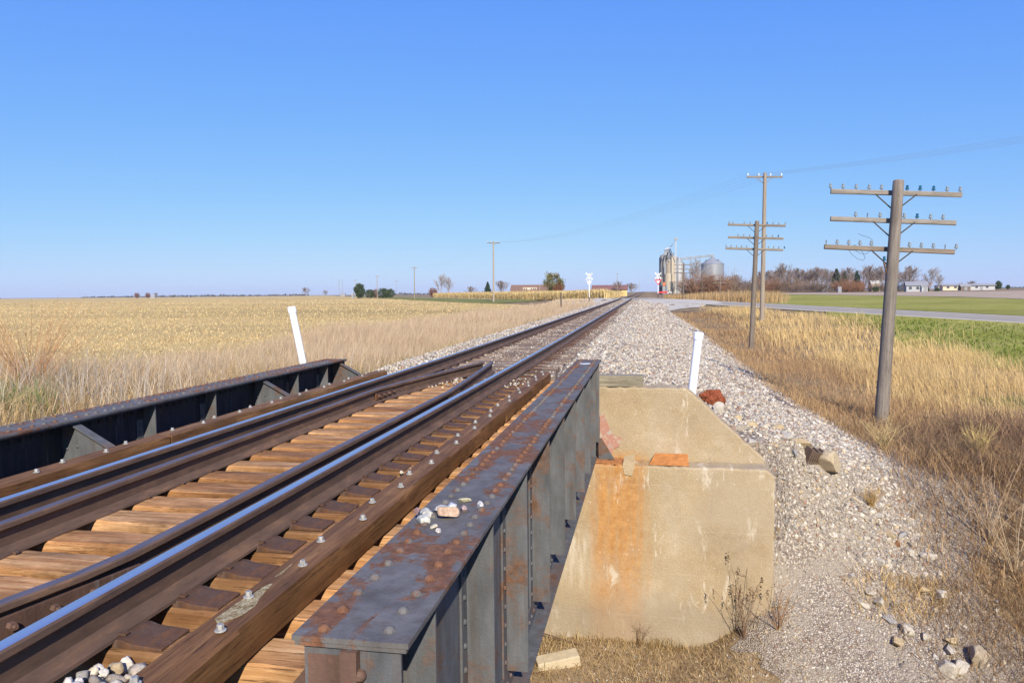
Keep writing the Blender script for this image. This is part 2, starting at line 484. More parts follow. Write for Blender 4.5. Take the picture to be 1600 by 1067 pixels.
def soil_mat(name, cols, scale=3.0, fine=40, rough=.95, bump=.6, bd=.03, fmix=.5, bands=0.0):
    t = NT(name)
    c = t.ramp(t.noise(scale, detail=9, rough=.68), [(.25 + .5 * i / (len(cols) - 1), c_) for i, c_ in enumerate(cols)])
    c = t.mix(1.0, c, t.ramp(t.noise(fine, detail=6, rough=.75), [(.3, 1 - fmix), (.65, 1.12)]), 'MULTIPLY')
    if bands: c = t.mix(1.0, c, t.ramp(t.noise(1.0, t.coord((.012, .075, 1)), 5, .6), [(.35, 1 - bands), (.6, 1.05)]), 'MULTIPLY')
    t.bump(t.noise(fine * .5, detail=8, rough=.75), bump, bd)
    return t.out(c, rough, 0, .03)
M['soil'] = soil_mat('dry_soil', [(.18, .12, .068), (.28, .20, .115), (.40, .30, .18)], 1.6, 14, fmix=.55)
M['stubble'] = soil_mat('stubble_ground', [(.50, .345, .13), (.63, .45, .185), (.74, .56, .27)], 2.6, 5.5, .95, 1.0, .10, .42, .30)
M['green'] = soil_mat('green_crop_ground', [(.22, .22, .035), (.28, .275, .055), (.34, .31, .085), (.46, .38, .17)], .16, 2.4, .95, .5, .05, .4, .2)
M['verge'] = soil_mat('grass_verge_ground', [(.13, .15, .035), (.20, .20, .06), (.32, .26, .10)], .5, 3, .95, .5, .05, .4)
M['plowed'] = soil_mat('bare_field_ground', [(.33, .25, .18), (.40, .305, .215), (.46, .36, .26)], .2, 2, .95, .5, .05, .25)
M['asphalt'] = soil_mat('old_asphalt', [(.29, .25, .195), (.335, .295, .235), (.385, .34, .275)], .8, 18, .9, .3, .01, .25)
M['gravel'] = soil_mat('pale_gravel', [(.46, .41, .32), (.56, .50, .40), (.66, .60, .49)], 1.6, 14, .95, .7, .02, .5)
def ballast_ground(name='ballast_bed', scale=17, dirt=0.0):
    t = NT(name)
    v = t.n('ShaderNodeTexVoronoi'); v.inputs['Scale'].default_value = scale
    t.l(t.coord(), v.inputs['Vector'])
    sp = t.sep(v.outputs['Color'])
    c = t.ramp(sp[0], [(0, (.20, .15, .115)), (.3, (.36, .275, .205)), (.55, (.46, .38, .29)), (.8, (.56, .48, .38)), (1, (.66, .60, .51))])
    c = t.mix(t.ramp(v.outputs['Distance'], [(.25, 0.0), (.6, .75)]), c, (.10, .08, .065))
    if dirt: c = t.mix(t.ramp(t.noise(1.8, detail=7, rough=.7), [(.42, 0.0), (.56, dirt)]), c, t.ramp(t.noise(30, detail=6), [(.3, (.23, .19, .145)), (.7, (.37, .315, .245))]))
    t.bump(t.math('MULTIPLY', v.outputs['Distance'], -1.0), 1.0, .8 / scale)
    return t.out(c, .95, 0, .15)
M['ballast_bed'] = ballast_ground()
M['gravel_bed'] = ballast_ground('gravel_bed', 42, .9)

_x = np.unique(np.round(np.concatenate([axis(-9000, 9000, -14, 22, .4, 1.10), np.arange(3.6, 8.8, .1)]), 3))
_y = np.unique(np.round(np.concatenate([axis(-60, 16000, 0, 46, .4, 1.07), np.arange(7.6, 16, .1)]), 3))
_X, _Y = np.meshgrid(_x, _y)
grid_mesh('ground', _X, _Y, ground(_X, _Y), M['soil'])

def strip(name, y, x0, x1, nx, mat, lift=.05):
    u = np.linspace(0, 1, nx)
    Y = np.repeat(y[:, None], nx, 1); X = x0[:, None] * (1 - u) + x1[:, None] * u
    return grid_mesh(name, X, Y, ground(X, Y) + lift, mat)
def line_n(y, n): return (n - (y - RC) * RN[1]) / RN[0]        # x of the line running n metres beside the road axis

_y = np.unique(np.round(np.concatenate([np.arange(11.06, 16, .1), axis(16, 110, 16, 60, .5, 1.05)]), 3))
strip('ballast_bed', _y, np.full_like(_y, -2.6), 6.5 - 2.0 * sstep(40, 95, _y), 92, M['ballast_bed'], .012)
_y = np.arange(7.8, 15.6, .1)
_x0 = np.where(_y < 10.65, 4.25 + .22 * np.sin(_y * 5.3) + .12 * np.sin(_y * 17), 4.45); _x1 = 7.5 + .13 * (_y - 9) + .35 * np.sin(_y * 2.1)
strip('gravel_bed', _y, _x0, _x1, 44, M['gravel_bed'], .015)
_y = np.concatenate([np.arange(3, 60, 1.0), np.arange(60, 200, 4.0), axis(200, 1500, 200, 210, 8, 1.2)])
_xr = np.minimum(-8.6, line_n(_y, -15.5))
_uu = np.linspace(0, 1, 70) ** 2.2
_X = _xr[:, None] - _uu * (_y[:, None] * 1.5 + 120); _Y = np.repeat(_y[:, None], 70, 1)
grid_mesh('stubble_field', _X, _Y, ground(_X, _Y) + .05, M['stubble'])
# the road, its gravel shoulders and the grass beside it follow the road axis
def road_band(name, s, n0, n1, nn, mat, zf):
    u = np.linspace(0, 1, nn); S = np.repeat(s[:, None], nn, 1); N = n0[:, None] * (1 - u) + n1[:, None] * u
    X = S * RD[0] + N * RN[0]; Y = RC + S * RD[1] + N * RN[1]
    return grid_mesh(name, X, Y, zf(S, N, X, Y), mat)
_s = np.concatenate([np.arange(-700, -60, 20.0), np.arange(-60, 100, 2.0), np.arange(100, 140, 10.0)])
_o = np.ones_like(_s)
road_band('gravel_shoulder', _s, -4.1 * _o, 3.5 * _o, 9, M['gravel'], lambda S, N, X, Y: roadz(S) - .03)
road_band('road', _s, -2.7 * _o, 2.7 * _o, 7, M['asphalt'], lambda S, N, X, Y: roadz(S) - .008 - .004 * np.abs(N))
road_band('grass_verge', _s[_s < -16], -16.0 * _o[_s < -16], -5.6 * _o[_s < -16], 9, M['verge'], lambda S, N, X, Y: ground(X, Y) + .06 + .45 * sstep(-12, -7.5, N) * sstep(-20, -45, S))
_y = np.concatenate([np.arange(26, 90, 1.0)])
_x1 = np.minimum(60, line_n(_y, -4.0)); _x0 = np.minimum(_x1 - .1, 15.8 + 1.2 * np.sin(_y * .3) + .8 * np.sin(_y * .13) + .02 * (_y - 30))
strip('green_meadow', _y, _x0, _x1, 40, M['green'], .05)
_y = np.arange(46, 282, 2.0)
_x0 = np.maximum(line_n(_y, 7.5), 2.83 + .128 * _y)
_x1 = np.maximum(_x0 + .1, np.interp(_y, [46, 138, 142, 170, 190, 212, 228, 280], [110, 110, 72, 70, 63, 55, 44, 42]))
strip('green_field', _y, _x0, _x1, 40, M['green'], .07)
_a = np.array([(38, 236), (40.5, 228), (53, 212), (61, 190), (67.5, 170), (66, 140), (64, 112)], float); _b = np.array([(42, 272), (46.5, 270), (62.6, 258), (82, 258), (100, 255), (121, 262), (170, 262)], float)
_t = np.linspace(0, 6, 60); _k = np.arange(7); _v = np.linspace(0, 1, 40)[:, None]
_ax, _ay, _bx, _by = (np.interp(_t, _k, q)[None] for q in (_a[:, 0], _a[:, 1], _b[:, 0], _b[:, 1]))
_X = _ax * (1 - _v) + _bx * _v; _Y = _ay * (1 - _v) + _by * _v
grid_mesh('bare_field', _X, _Y, ground(_X, _Y) + .13, M['plowed'])
# gravel aprons on both sides of the level crossing
for x0, x1, y0, y1 in ((1.9, 11.0, 72, 101), (-11.0, -1.9, 84, 124)):
    X, Y = np.meshgrid(np.linspace(x0, x1, 30), np.linspace(y0, y1, 50))
    if x0 > 0: X = x0 + (X - x0) * (.25 + .75 * sstep(72, 84, Y))
    else: X = x1 + (X - x1) * (.3 + .7 * sstep(84, 97, Y))
    grid_mesh('gravel_apron', X, Y, ground(X, Y) + .05, M['gravel'])

# ------------------------------------------------------------------ grass and stones: masses nobody could count
def blades(x, y, z, h, w, lean, wind, c0, c1, seg_tilt=.3):
    """tapered, bent blades; c0 to c1 = the blades' own range of colours"""
    n = len(x)
    yaw = rng.uniform(0, 2 * math.pi, n)
    la = rng.uniform(0, 2 * math.pi, n)
    lx = lean * h * np.cos(la) + wind[0] * h; ly = lean * h * np.sin(la) + wind[1] * h
    ax, ay = np.cos(yaw) * w / 2, np.sin(yaw) * w / 2
    V = np.zeros((n, 5, 3), np.float32)
    V[:, 0] = np.stack([x - ax, y - ay, z - .03], -1); V[:, 1] = np.stack([x + ax, y + ay, z - .03], -1)
    mx, my, mz = x + lx * seg_tilt, y + ly * seg_tilt, z + h * .55
    V[:, 2] = np.stack([mx - ax * .85, my - ay * .85, mz], -1); V[:, 3] = np.stack([mx + ax * .85, my + ay * .85, mz], -1)
    V[:, 4] = np.stack([x + lx, y + ly, z + h * np.sqrt(np.clip(1 - .5 * (lean + np.hypot(*wind)) ** 2, .2, 1))], -1)
    t = rng.uniform(0, 1, (n, 1)); b = rng.uniform(.72, 1.2, (n, 1))
    c = (np.asarray(c0) * (1 - t) + np.asarray(c1) * t) * b
    return V, np.repeat(c[:, None, :], 5, 1)
def blade_mesh(name, parts, label, mat):
    V = np.concatenate([p[0] for p in parts]); C = np.concatenate([p[1] for p in parts])
    n = len(V); i = np.arange(n)[:, None] * 5
    q = i + np.array([[0, 1, 3, 2]]); t = i + np.array([[2, 3, 4]])
    o = fast_mesh(name, V.reshape(-1, 3), t, mat, C.reshape(-1, 3), quads=q)
    return setp(o, label, 'grass', kind='stuff')
def scatter(n, x0, x1, y0, y1, keep=None):
    x = rng.uniform(x0, x1, n); y = rng.uniform(y0, y1, n)
    if keep is not None:
        k = keep(x, y); k = rng.uniform(0, 1, n) < k; x, y = x[k], y[k]
    return x, y
def U(a, b, x): return rng.uniform(a, b, len(x))
def clump(x, y, f, seed, lo=.25):            # patchiness between lo and 1
    return np.clip(.55 + .75 * lump(x, y, f, seed), lo, 1)

PALE0, PALE1 = (.50, .355, .205), (.72, .555, .37)
GOLD0, GOLD1 = (.58, .395, .155), (.84, .62, .30)
RUST0, RUST1 = (.40, .235, .115), (.56, .355, .17)
GREY0, GREY1 = (.42, .36, .28), (.62, .55, .46)
GRN0, GRN1 = (.10, .16, .025), (.20, .26, .06)

# left embankment: pale feathery grass that runs along the track
P = []
def left_keep(x, y): return sstep(88, 72, y) * sstep(-2.35, -3.2, x) * clump(x, y, .8, 3, .5)
for n, y0, y1, wd in ((52000, 12.0, 30, .008), (42000, 30, 62, .014), (26000, 62, 112, .026)):
    x, y = scatter(n, -9.4, -2.2, y0, y1, left_keep)
    k = y > line_n(0 * y, 0) * 0
    _s, _n = road_sn(x, y); ok = _n < -6; x, y = x[ok], y[ok]
    h = (.55 + .42 * clump(x, y, .5, 5, 0)) * U(.65, 1.12, x) * (.45 + .55 * sstep(-2.3, -3.6, x)) * (.72 + .28 * sstep(9, 26, y))
    P.append(blades(x, y, ground(x, y), h, wd * U(.7, 1.4, x), U(.05, .38, x), (.10, .05), PALE0, PALE1))
x, y = scatter(9000, -9, -2.6, 12, 40)
P.append(blades(x, y, ground(x, y), U(.2, .5, x), .012 * U(.7, 1.3, x), U(.2, .8, x), (0, 0), (.30, .27, .09), (.42, .35, .14)))
blade_mesh('tall_grass', P, 'pale dry tall grass along the left side of the ballast', M['grass'])
# weeds in front of it, beside the girder at the left
P = []
x, y = scatter(46000, -11, -2.6, 4.5, 13.5, lambda a, b: clump(a, b, .9, 7, .25))
P.append(blades(x, y, ground(x, y), U(.25, .95, x) * (.45 + .65 * clump(x, y, 1.1, 8, 0)), .006 * U(.6, 1.6, x), U(.15, .95, x), (.08, 0), (.40, .25, .095), (.68, .51, .27)))
x, y = scatter(3600, -11, -2.5, 4.5, 13.5, lambda a, b: clump(a, b, 1.1, 9, .1))
P.append(blades(x, y, ground(x, y), U(.5, 1.2, x), .0075 * U(.6, 1.5, x), U(.05, .55, x), (.04, 0), GREY0, GREY1))
x, y = scatter(16000, -11, -3, 5, 13, lambda a, b: (lump(a, b, .55, 4) > .45) * 1.0)
P.append(blades(x, y, ground(x, y), U(.3, .7, x), .010 * U(.7, 1.4, x), U(.2, .7, x), (0, 0), GRN0, GRN1))
x, y = scatter(3000, -9.2, -5.6, 8.2, 11.5, lambda a, b: (np.hypot(a + 7.3, (b - 9.7) * 1.2) + .5 * lump(a, b, 2.0, 3) < .8) * 1.0)
P.append(blades(x, y, ground(x, y), U(.4, .85, x), .011 * U(.7, 1.4, x), U(.2, .8, x), (0, 0), (.13, .21, .045), (.25, .32, .10)))
x, y = scatter(9000, -11, -2.6, 4.5, 14.5, lambda a, b: clump(a, b, 1.6, 43, .2))
P.append(blades(x, y, ground(x, y), U(.3, 1.05, x), .006 * U(.6, 1.5, x), U(.2, 1.2, x), (.05, 0), (.62, .48, .28), (.78, .64, .44)))
blade_mesh('weeds', P, 'tangled dry weeds with grey stalks and green tufts behind the left girder', M['grass'])
# stubble lying and standing in the field
P = []
for n, y0, y1, x0, wd, ln in ((52000, 10, 30, -40, .016, .17), (56000, 30, 62, -85, .026, .20), (52000, 62, 130, -170, .05, .28), (26000, 130, 260, -330, .10, .40)):
    x, y = scatter(n, x0, -8.6, y0, y1, lambda a, b: (a > -1.05 * b - 6) * clump(a, b, .9, 31, .45))
    ok = x < line_n(y, -17); x, y = x[ok], y[ok]
    row = .25 * (np.abs(np.mod(x * .3 + y * .02, .76) - .38) < .1)
    P.append(blades(x, y, ground(x, y) + .05, ln * U(.4, 1.1, x) * (.7 + row), wd * U(.6, 1.5, x), U(.7, 2.3, x), (0, 0), (.62, .43, .165), (.90, .70, .36)))
o = blade_mesh('crop_stubble', P, 'straw coloured crop residue covering the harvested field at the left', M['grass'])
o['category'] = 'stubble'
# right side: rusty brown growth at the toe of the ballast, golden grass beyond it
P = []
def toe(y): return 6.15 + .75 * sstep(21, 13, y) - 1.6 * sstep(40, 95, y)
for n, y0, y1, wd in ((60000, 12.5, 34, .009), (36000, 34, 78, .020)):
    x, y = scatter(n, 7.2, 20, y0, y1, lambda a, b: sstep(2.5, 5.2, a - toe(b) + .6 * lump(a, b, .6, 9)) * sstep(18.6, 15.0, a - 1.8 * lump(a, b, .5, 2)) * clump(a, b, .55, 11, .45))
    _s, _n = road_sn(x, y); ok = _n < -5.6; x, y = x[ok], y[ok]
    h = (.34 + .46 * clump(x, y, .6, 12, 0)) * U(.5, 1.1, x)
    P.append(blades(x, y, ground(x, y), h, wd * U(.7, 1.4, x), U(.08, .5, x), (-.24, .03), GOLD0, GOLD1))
for n, y0, y1, wd in ((66000, 11, 32, .009), (26000, 32, 72, .020)):
    x, y = scatter(n, 4.2, 12.5, y0, y1, lambda a, b: sstep(-.5, .5, a - toe(b) + .3 * lump(a, b, 1.2, 3)) * sstep(6.2, 3.0, a - toe(b)) * clump(a, b, .9, 13, .3))
    h = (.16 + .34 * clump(x, y, .8, 14, 0)) * U(.6, 1.1, x)
    P.append(blades(x, y, ground(x, y), h, wd * U(.7, 1.3, x), U(.3, 1.0, x), (-.12, 0), RUST0, (.60, .41, .20)))
x, y = scatter(9000, 9, 15, 17, 27, lambda a, b: (lump(a, b, .7, 21) > .62) * 1.0)
P.append(blades(x, y, ground(x, y), U(.08, .2, x), .02 * U(.7, 1.4, x), U(.2, .8, x), (0, 0), GRN0, GRN1))
blade_mesh('dry_grass', P, 'golden and rust brown dry grass around the telegraph poles', M['grass'])
# bank of the creek at the lower right
P = []
x, y = scatter(17000, 8.0, 13.0, 9.0, 17.5, lambda a, b: sstep(-.3, 1.0, a - 8.3 - .10 * (b - 9) + .5 * lump(a, b, 1.0, 51)) * clump(a, b, 1.1, 52, .15))
P.append(blades(x, y, ground(x, y), U(.25, .95, x), .0075 * U(.6, 1.4, x), U(.3, 1.3, x), (-.08, 0), (.24, .14, .08), (.48, .31, .17)))
x, y = scatter(95000, 5.9, 12.5, 7.8, 17.0, lambda a, b: sstep(-.5, .8, a - 6.45 - .10 * (b - 9) + .4 * lump(a, b, 1.4, 5)) * clump(a, b, 1.0, 15, .12))
P.append(blades(x, y, ground(x, y), U(.06, .46, x) * (.5 + .6 * clump(x, y, 1.3, 41, 0)), .006 * U(.7, 1.5, x), U(.4, 1.7, x), (0, 0), (.25, .155, .085), (.54, .365, .18)))
x, y = scatter(13000, 5.6, 9.6, 8.0, 11.2, lambda a, b: (lump(a, b, 1.3, 6) > .0) * clump(a, b, 1.5, 16, .1))
P.append(blades(x, y, ground(x, y), U(.08, .34, x), .006 * U(.7, 1.4, x), U(.4, 1.3, x), (0, 0), GOLD0, GOLD1))
x, y = scatter(9000, 6.3, 12.5, 8.2, 17.0, lambda a, b: sstep(-.2, 1.2, a - 6.5 - .12 * (b - 9)) * clump(a, b, .8, 37, .1))
P.append(blades(x, y, ground(x, y), U(.25, .8, x), .008 * U(.6, 1.3, x), U(.5, 1.9, x), (0, 0), (.16, .095, .06), (.36, .24, .14)))
blade_mesh('bank_grass', P, 'matted brown grass and twigs on the creek bank at the lower right', M['grass'])
# litter and thin grass at the foot of the abutment
P = []
x, y = scatter(14000, .5, 5.4, 8.2, 10.66, lambda a, b: sstep(5.5, 4.3, a + .4 * lump(a, b, 2, 1)) * clump(a, b, 1.8, 17, .3))
P.append(blades(x, y, ground(x, y), U(.02, .13, x), .006 * U(.7, 1.5, x), U(.8, 2.2, x), (0, 0), (.36, .235, .11), (.70, .52, .27)))
x, y = scatter(1700, .8, 4.4, 8.4, 10.6, lambda a, b: clump(a, b, 2.2, 18, .1))
P.append(blades(x, y, ground(x, y), U(.08, .3, x), .005 * U(.7, 1.4, x), U(.4, 1.4, x), (0, 0), (.50, .36, .15), (.68, .52, .26)))
x = rng.uniform(1.4, 4.5, 1500); y = 10.6 - rng.exponential(.07, 1500)
P.append(blades(x, y, ground(x, y), U(.05, .3, x) * clump(x, y * 0, 2.5, 3, .15), .005 * U(.7, 1.4, x), U(.3, 1.2, x), (0, -.1), (.34, .22, .10), (.62, .46, .22)))
blade_mesh('dead_grass', P, 'short dead grass and straw at the foot of the concrete abutment', M['grass'])
# green growth this side of the road, golden grass across it
P = []
x, y = scatter(42000, 14.5, 42, 26, 76, lambda a, b: sstep(15.0, 17.0, a + 1.3 * lump(a, b, .5, 2)) * (a < line_n(b, -4.5)) * clump(a, b, .8, 19, .5) * (a < 8 + .85 * b))
P.append(blades(x, y, ground(x, y) + .03, U(.06, .22, x), .05 * U(.6, 1.5, x), U(.3, 1.0, x), (0, 0), (.12, .175, .02), (.27, .30, .07)))
o = blade_mesh('green_cover', P, 'low bright green ground cover between the dry grass and the road', M['grass'])
o['category'] = 'ground cover'
P = []
x, y = scatter(40000, 5, 36, 90, 190, lambda a, b: clump(a, b, .2, 22, .35))
_s, _n = road_sn(x, y); ok = (_n > 6.5) & (rng.uniform(size=len(x)) < sstep(.185, .13, (x - 2.83) / y)) & (x > 5 + .02 * (y - 98)) & (_n < 70); x, y = x[ok], y[ok]
P.append(blades(x, y, ground(x, y), U(.7, 1.9, x) * (.6 + .5 * sstep(8, 16, x)), .06 * U(.7, 1.5, x), U(.05, .4, x), (.1, 0), (.40, .25, .11), (.60, .42, .21)))
blade_mesh('roadside_grass', P, 'golden brown grass across the road in front of the brush', M['grass'])
P = []
x, y = scatter(9000, -11, -4.2, 84, 128, lambda a, b: clump(a, b, .4, 23, .3))
_s, _n = road_sn(x, y); ok = np.abs(_n) > 6; x, y = x[ok], y[ok]
P.append(blades(x, y, ground(x, y), U(.1, .5, x), .04 * U(.7, 1.4, x), U(.2, .7, x), (0, 0), GOLD0, PALE1))
blade_mesh('short_grass', P, 'thin pale grass on the gravel left of the level crossing', M['grass'])

# standing corn across the road at the left
P = []
_S = rng.uniform(-255, -13, 36000); _N = 9.5 + rng.exponential(16, 36000)
_N = 9.5 + np.round((_N - 9.5) / .76) * .76 + rng.normal(0, .05, len(_N))
x = _S * RD[0] + _N * RN[0]; y = RC + _S * RD[1] + _N * RN[1]
ok = (_N < 130) & (x < -4.5 - .01 * (y - 100)); x, y = x[ok], y[ok]
z = ground(x, y)
P.append(blades(x, y, z, U(2.0, 2.6, x), .11 * U(.7, 1.4, x), U(.02, .15, x), (0, 0), (.62, .44, .16), (.84, .65, .31)))
for k in range(3):
    hh = U(.4, 2.0, x)
    P.append(blades(x + U(-.1, .1, x), y + U(-.1, .1, x), z + hh, U(.25, .55, x), .13 * U(.6, 1.3, x), U(.6, 1.3, x), (0, 0), (.64, .46, .17), (.88, .69, .35)))
o = blade_mesh('corn_field', P, 'standing dry yellow corn beyond the road at the left', M['grass'])
o['category'] = 'corn'

def ico(sub):
    p = (1 + 5 ** .5) / 2
    v = np.array([(-1, p, 0), (1, p, 0), (-1, -p, 0), (1, -p, 0), (0, -1, p), (0, 1, p), (0, -1, -p), (0, 1, -p), (p, 0, -1), (p, 0, 1), (-p, 0, -1), (-p, 0, 1)], float)
    f = [(0, 11, 5), (0, 5, 1), (0, 1, 7), (0, 7, 10), (0, 10, 11), (1, 5, 9), (5, 11, 4), (11, 10, 2), (10, 7, 6), (7, 1, 8), (3, 9, 4), (3, 4, 2), (3, 2, 6), (3, 6, 8), (3, 8, 9), (4, 9, 5), (2, 4, 11), (6, 2, 10), (8, 6, 7), (9, 8, 1)]
    v = list(v / np.linalg.norm(v[0]))
    for _ in range(sub):
        mid, nf = {}, []
        def m(a, b):
            k = (min(a, b), max(a, b))
            if k not in mid:
                q = v[a] + v[b]; v.append(q / np.linalg.norm(q)); mid[k] = len(v) - 1
            return mid[k]
        for a, b, c in f:
            ab, bc, ca = m(a, b), m(b, c), m(c, a)
            nf += [(a, ab, ca), (b, bc, ab), (c, ca, bc), (ab, bc, ca)]
        f = nf
    return np.array(v), np.array(f)
def rock_shape(sub, r):
    """a broken stone: a sphere cut by random planes"""
    v, f = ico(sub)
    for _ in range(r.integers(6, 11)):
        d = r.normal(size=3); d /= np.linalg.norm(d); c = r.uniform(.45, .8)
        k = v @ d; v = v - np.outer(np.clip(k - c, 0, 9), d)
    v = v * (1 + r.normal(0, .05, (len(v), 1)))
    return v, f
_shapes = {s: [rock_shape(s, rng) for _ in range(7)] for s in (0, 1)}
def rand_rot(n):
    q = rng.normal(size=(n, 4)); q /= np.linalg.norm(q, axis=1, keepdims=True)
    w_, x, y, z = q.T
    return np.stack([1 - 2 * (y * y + z * z), 2 * (x * y - z * w_), 2 * (x * z + y * w_), 2 * (x * y + z * w_), 1 - 2 * (x * x + z * z), 2 * (y * z - x * w_),
                     2 * (x * z - y * w_), 2 * (y * z + x * w_), 1 - 2 * (x * x + y * y)], -1).reshape(n, 3, 3)
STONE_PAL = np.array([(.64, .60, .52), (.58, .53, .45), (.70, .67, .61), (.46, .43, .385), (.36, .32, .28), (.50, .44, .37), (.30, .27, .25), (.43, .415, .39), (.54, .44, .30), (.36, .24, .18), (.60, .55, .46), (.22, .20, .19)]) * np.array([1.0, .95, .87])
def stones(x, y, z, size, sub, tone=1.0, pal=STONE_PAL):
    n = len(x); which = rng.integers(0, 7, n); VV, FF, CC, off = [], [], [], 0
    for k in range(7):
        i = np.where(which == k)[0]
        if not len(i): continue
        v, f = _shapes[sub][k]
        sc = size[i, None] * rng.uniform(.55, 1.15, (len(i), 3)) * .5
        V = np.einsum('nij,nvj->nvi', rand_rot(len(i)), v[None] * sc[:, None, :])
        V += np.stack([x[i], y[i], z[i]], -1)[:, None, :]
        c = pal[rng.integers(0, len(pal), len(i))] * rng.uniform(.8, 1.15, (len(i), 1)) * tone
        VV.append(V.reshape(-1, 3)); CC.append(np.repeat(c, len(v), 0))
        FF.append((f[None] + (np.arange(len(i)) * len(v))[:, None, None] + off).reshape(-1, 3)); off += V.shape[0] * V.shape[1]
    return np.concatenate(VV), np.concatenate(FF), np.concatenate(CC)
def stone_mesh(name, parts, label, cat='gravel'):
    V, F, C, off = [], [], [], 0
    for v, f, c in parts: V.append(v); F.append(f + off); C.append(c); off += len(v)
    o = fast_mesh(name, np.concatenate(V), np.concatenate(F), M['stone'], np.concatenate(C))
    return setp(o, label, cat, kind='stuff')

def not_track(x, y): return 1.0 - (np.abs(x) < 1.36) * .93 * (y > 10)
S_ = []
def slope_keep(x, y):
    # behind the back wall only: the abutment and its wing keep the stones off
    return ((y > 11.45) | (x > 4.62)) * 1.0 * sstep(.35, -.35, x - toe(y) + .25 * lump(x, y, 1.1, 3))
for n, y0, y1, s0, s1, sub in ((21000, 11.3, 17, .036, .068, 1), (34000, 17, 31, .046, .080, 0), (27000, 31, 58, .07, .12, 0), (15000, 58, 98, .11, .19, 0)):
    x, y = scatter(n, 1.34, 7.4, y0, y1, slope_keep)
    _s, _n = road_sn(x, y); ok = _n < -5; x, y = x[ok], y[ok]
    sz = s0 * .75 + (s1 * 1.9 - s0 * .75) * rng.beta(1.5, 3.6, len(x))
    S_.append(stones(x, y, ground(x, y) + sz * .14, sz, sub))
# shoulder left of the track and the cribs between the ties
for n, y0, y1, s0, s1, sub in ((3800, 11.2, 20, .05, .085, 1), (6500, 20, 50, .06, .11, 0), (5000, 50, 98, .10, .17, 0)):
    x, y = scatter(n, -2.75, -1.32, y0, y1)
    sz = U(s0, s1, x); S_.append(stones(x, y, ground(x, y) + sz * .2 + .02, sz, sub))
    x, y = scatter(int(n * .75), -1.34, 1.34, y0, y1, lambda a, b: .35 + .65 * (np.abs(np.mod(b - 11.2, .53) - .265) > .14))
    sz = U(s0, s1, x) * .62; S_.append(stones(x, y, ztrack(y) - .222 + sz * .05, sz, sub))
stone_mesh('ballast', S_, 'mixed grey, white and brown ballast stones banked along the track', 'ballast')
# finer gravel on the slope beside the abutment
def gkeep(a, b): return sstep(.9, -.6, a - 6.75 - .10 * (b - 9) + .55 * lump(a, b, 1.0, 5)) * ((b > 11.5) | (a > 4.62))
x, y = scatter(120000, 4.5, 9.0, 7.9, 15.0, lambda a, b: gkeep(a, b) * (.55 + .45 * clump(a, b, 1.5, 24, 0)))
sz = .013 + .045 * rng.beta(1.1, 3.4, len(x))
S_ = [stones(x, y, ground(x, y) + sz * .1, sz, 0, .95)]
x, y = scatter(24000, 4.6, 8.9, 7.9, 15, gkeep)
sz = .028 + .055 * rng.beta(1.2, 4, len(x))
S_.append(stones(x, y, ground(x, y) + sz * .12, sz, 0, .92))
x, y = scatter(1300, 4.8, 8.8, 8.2, 15, lambda a, b: sstep(1.0, .1, np.abs(a - 6.3 - .22 * (12 - b)) + .4 * lump(a, b, 1.3, 1)) + .12)
sz = .05 + .09 * rng.beta(1.3, 4, len(x))
S_.append(stones(x, y, ground(x, y) + sz * .15, sz, 1, 1.1))
x, y = scatter(3600, 1.0, 4.9, 8.3, 10.58, lambda a, b: clump(a, b, 1.8, 33, .15) * (.3 + .7 * sstep(1.5, 4.2, a)))
sz = .018 + .06 * rng.beta(1.2, 4, len(x))
S_.append(stones(x, y, ground(x, y) + sz * .2, sz, 0, 1.0))
stone_mesh('gravel', S_, 'fine gravel and small stones on the slope beside the concrete abutment')
# stones lodged between the ties near the bridge end
x, y = scatter(300, .85, 1.22, 1.82, 2.37)
S_ = [stones(x, y, U(-.30, -.19, x) - .05 * sstep(2.28, 2.38, y), U(.035, .085, x), 1, .95)]
x, y = scatter(9, 1.0, 1.22, 5.19, 5.27); S_.append(stones(x, y, U(-.21, -.19, x), U(.03, .055, x), 1, 1.2))
x, y = scatter(260, -.45, 1.2, 10.0, 11.2); S_.append(stones(x, y, U(-.20, -.185, x), U(.03, .055, x), 1, 1.1))
stone_mesh('loose_ballast', S_, 'loose ballast stones lodged between the bridge ties', 'ballast')

# ------------------------------------------------------------------ track and bridge
ORD = ['first', 'second', 'third', 'fourth', 'fifth', 'sixth', 'seventh', 'eighth', 'ninth', 'tenth', 'eleventh', 'twelfth']
def nth(k):
    if k < 12: return ORD[k]
    k += 1
    return '%d%s' % (k, 'th' if 10 < k % 100 < 20 else {1: 'st', 2: 'nd', 3: 'rd'}.get(k % 10, 'th'))

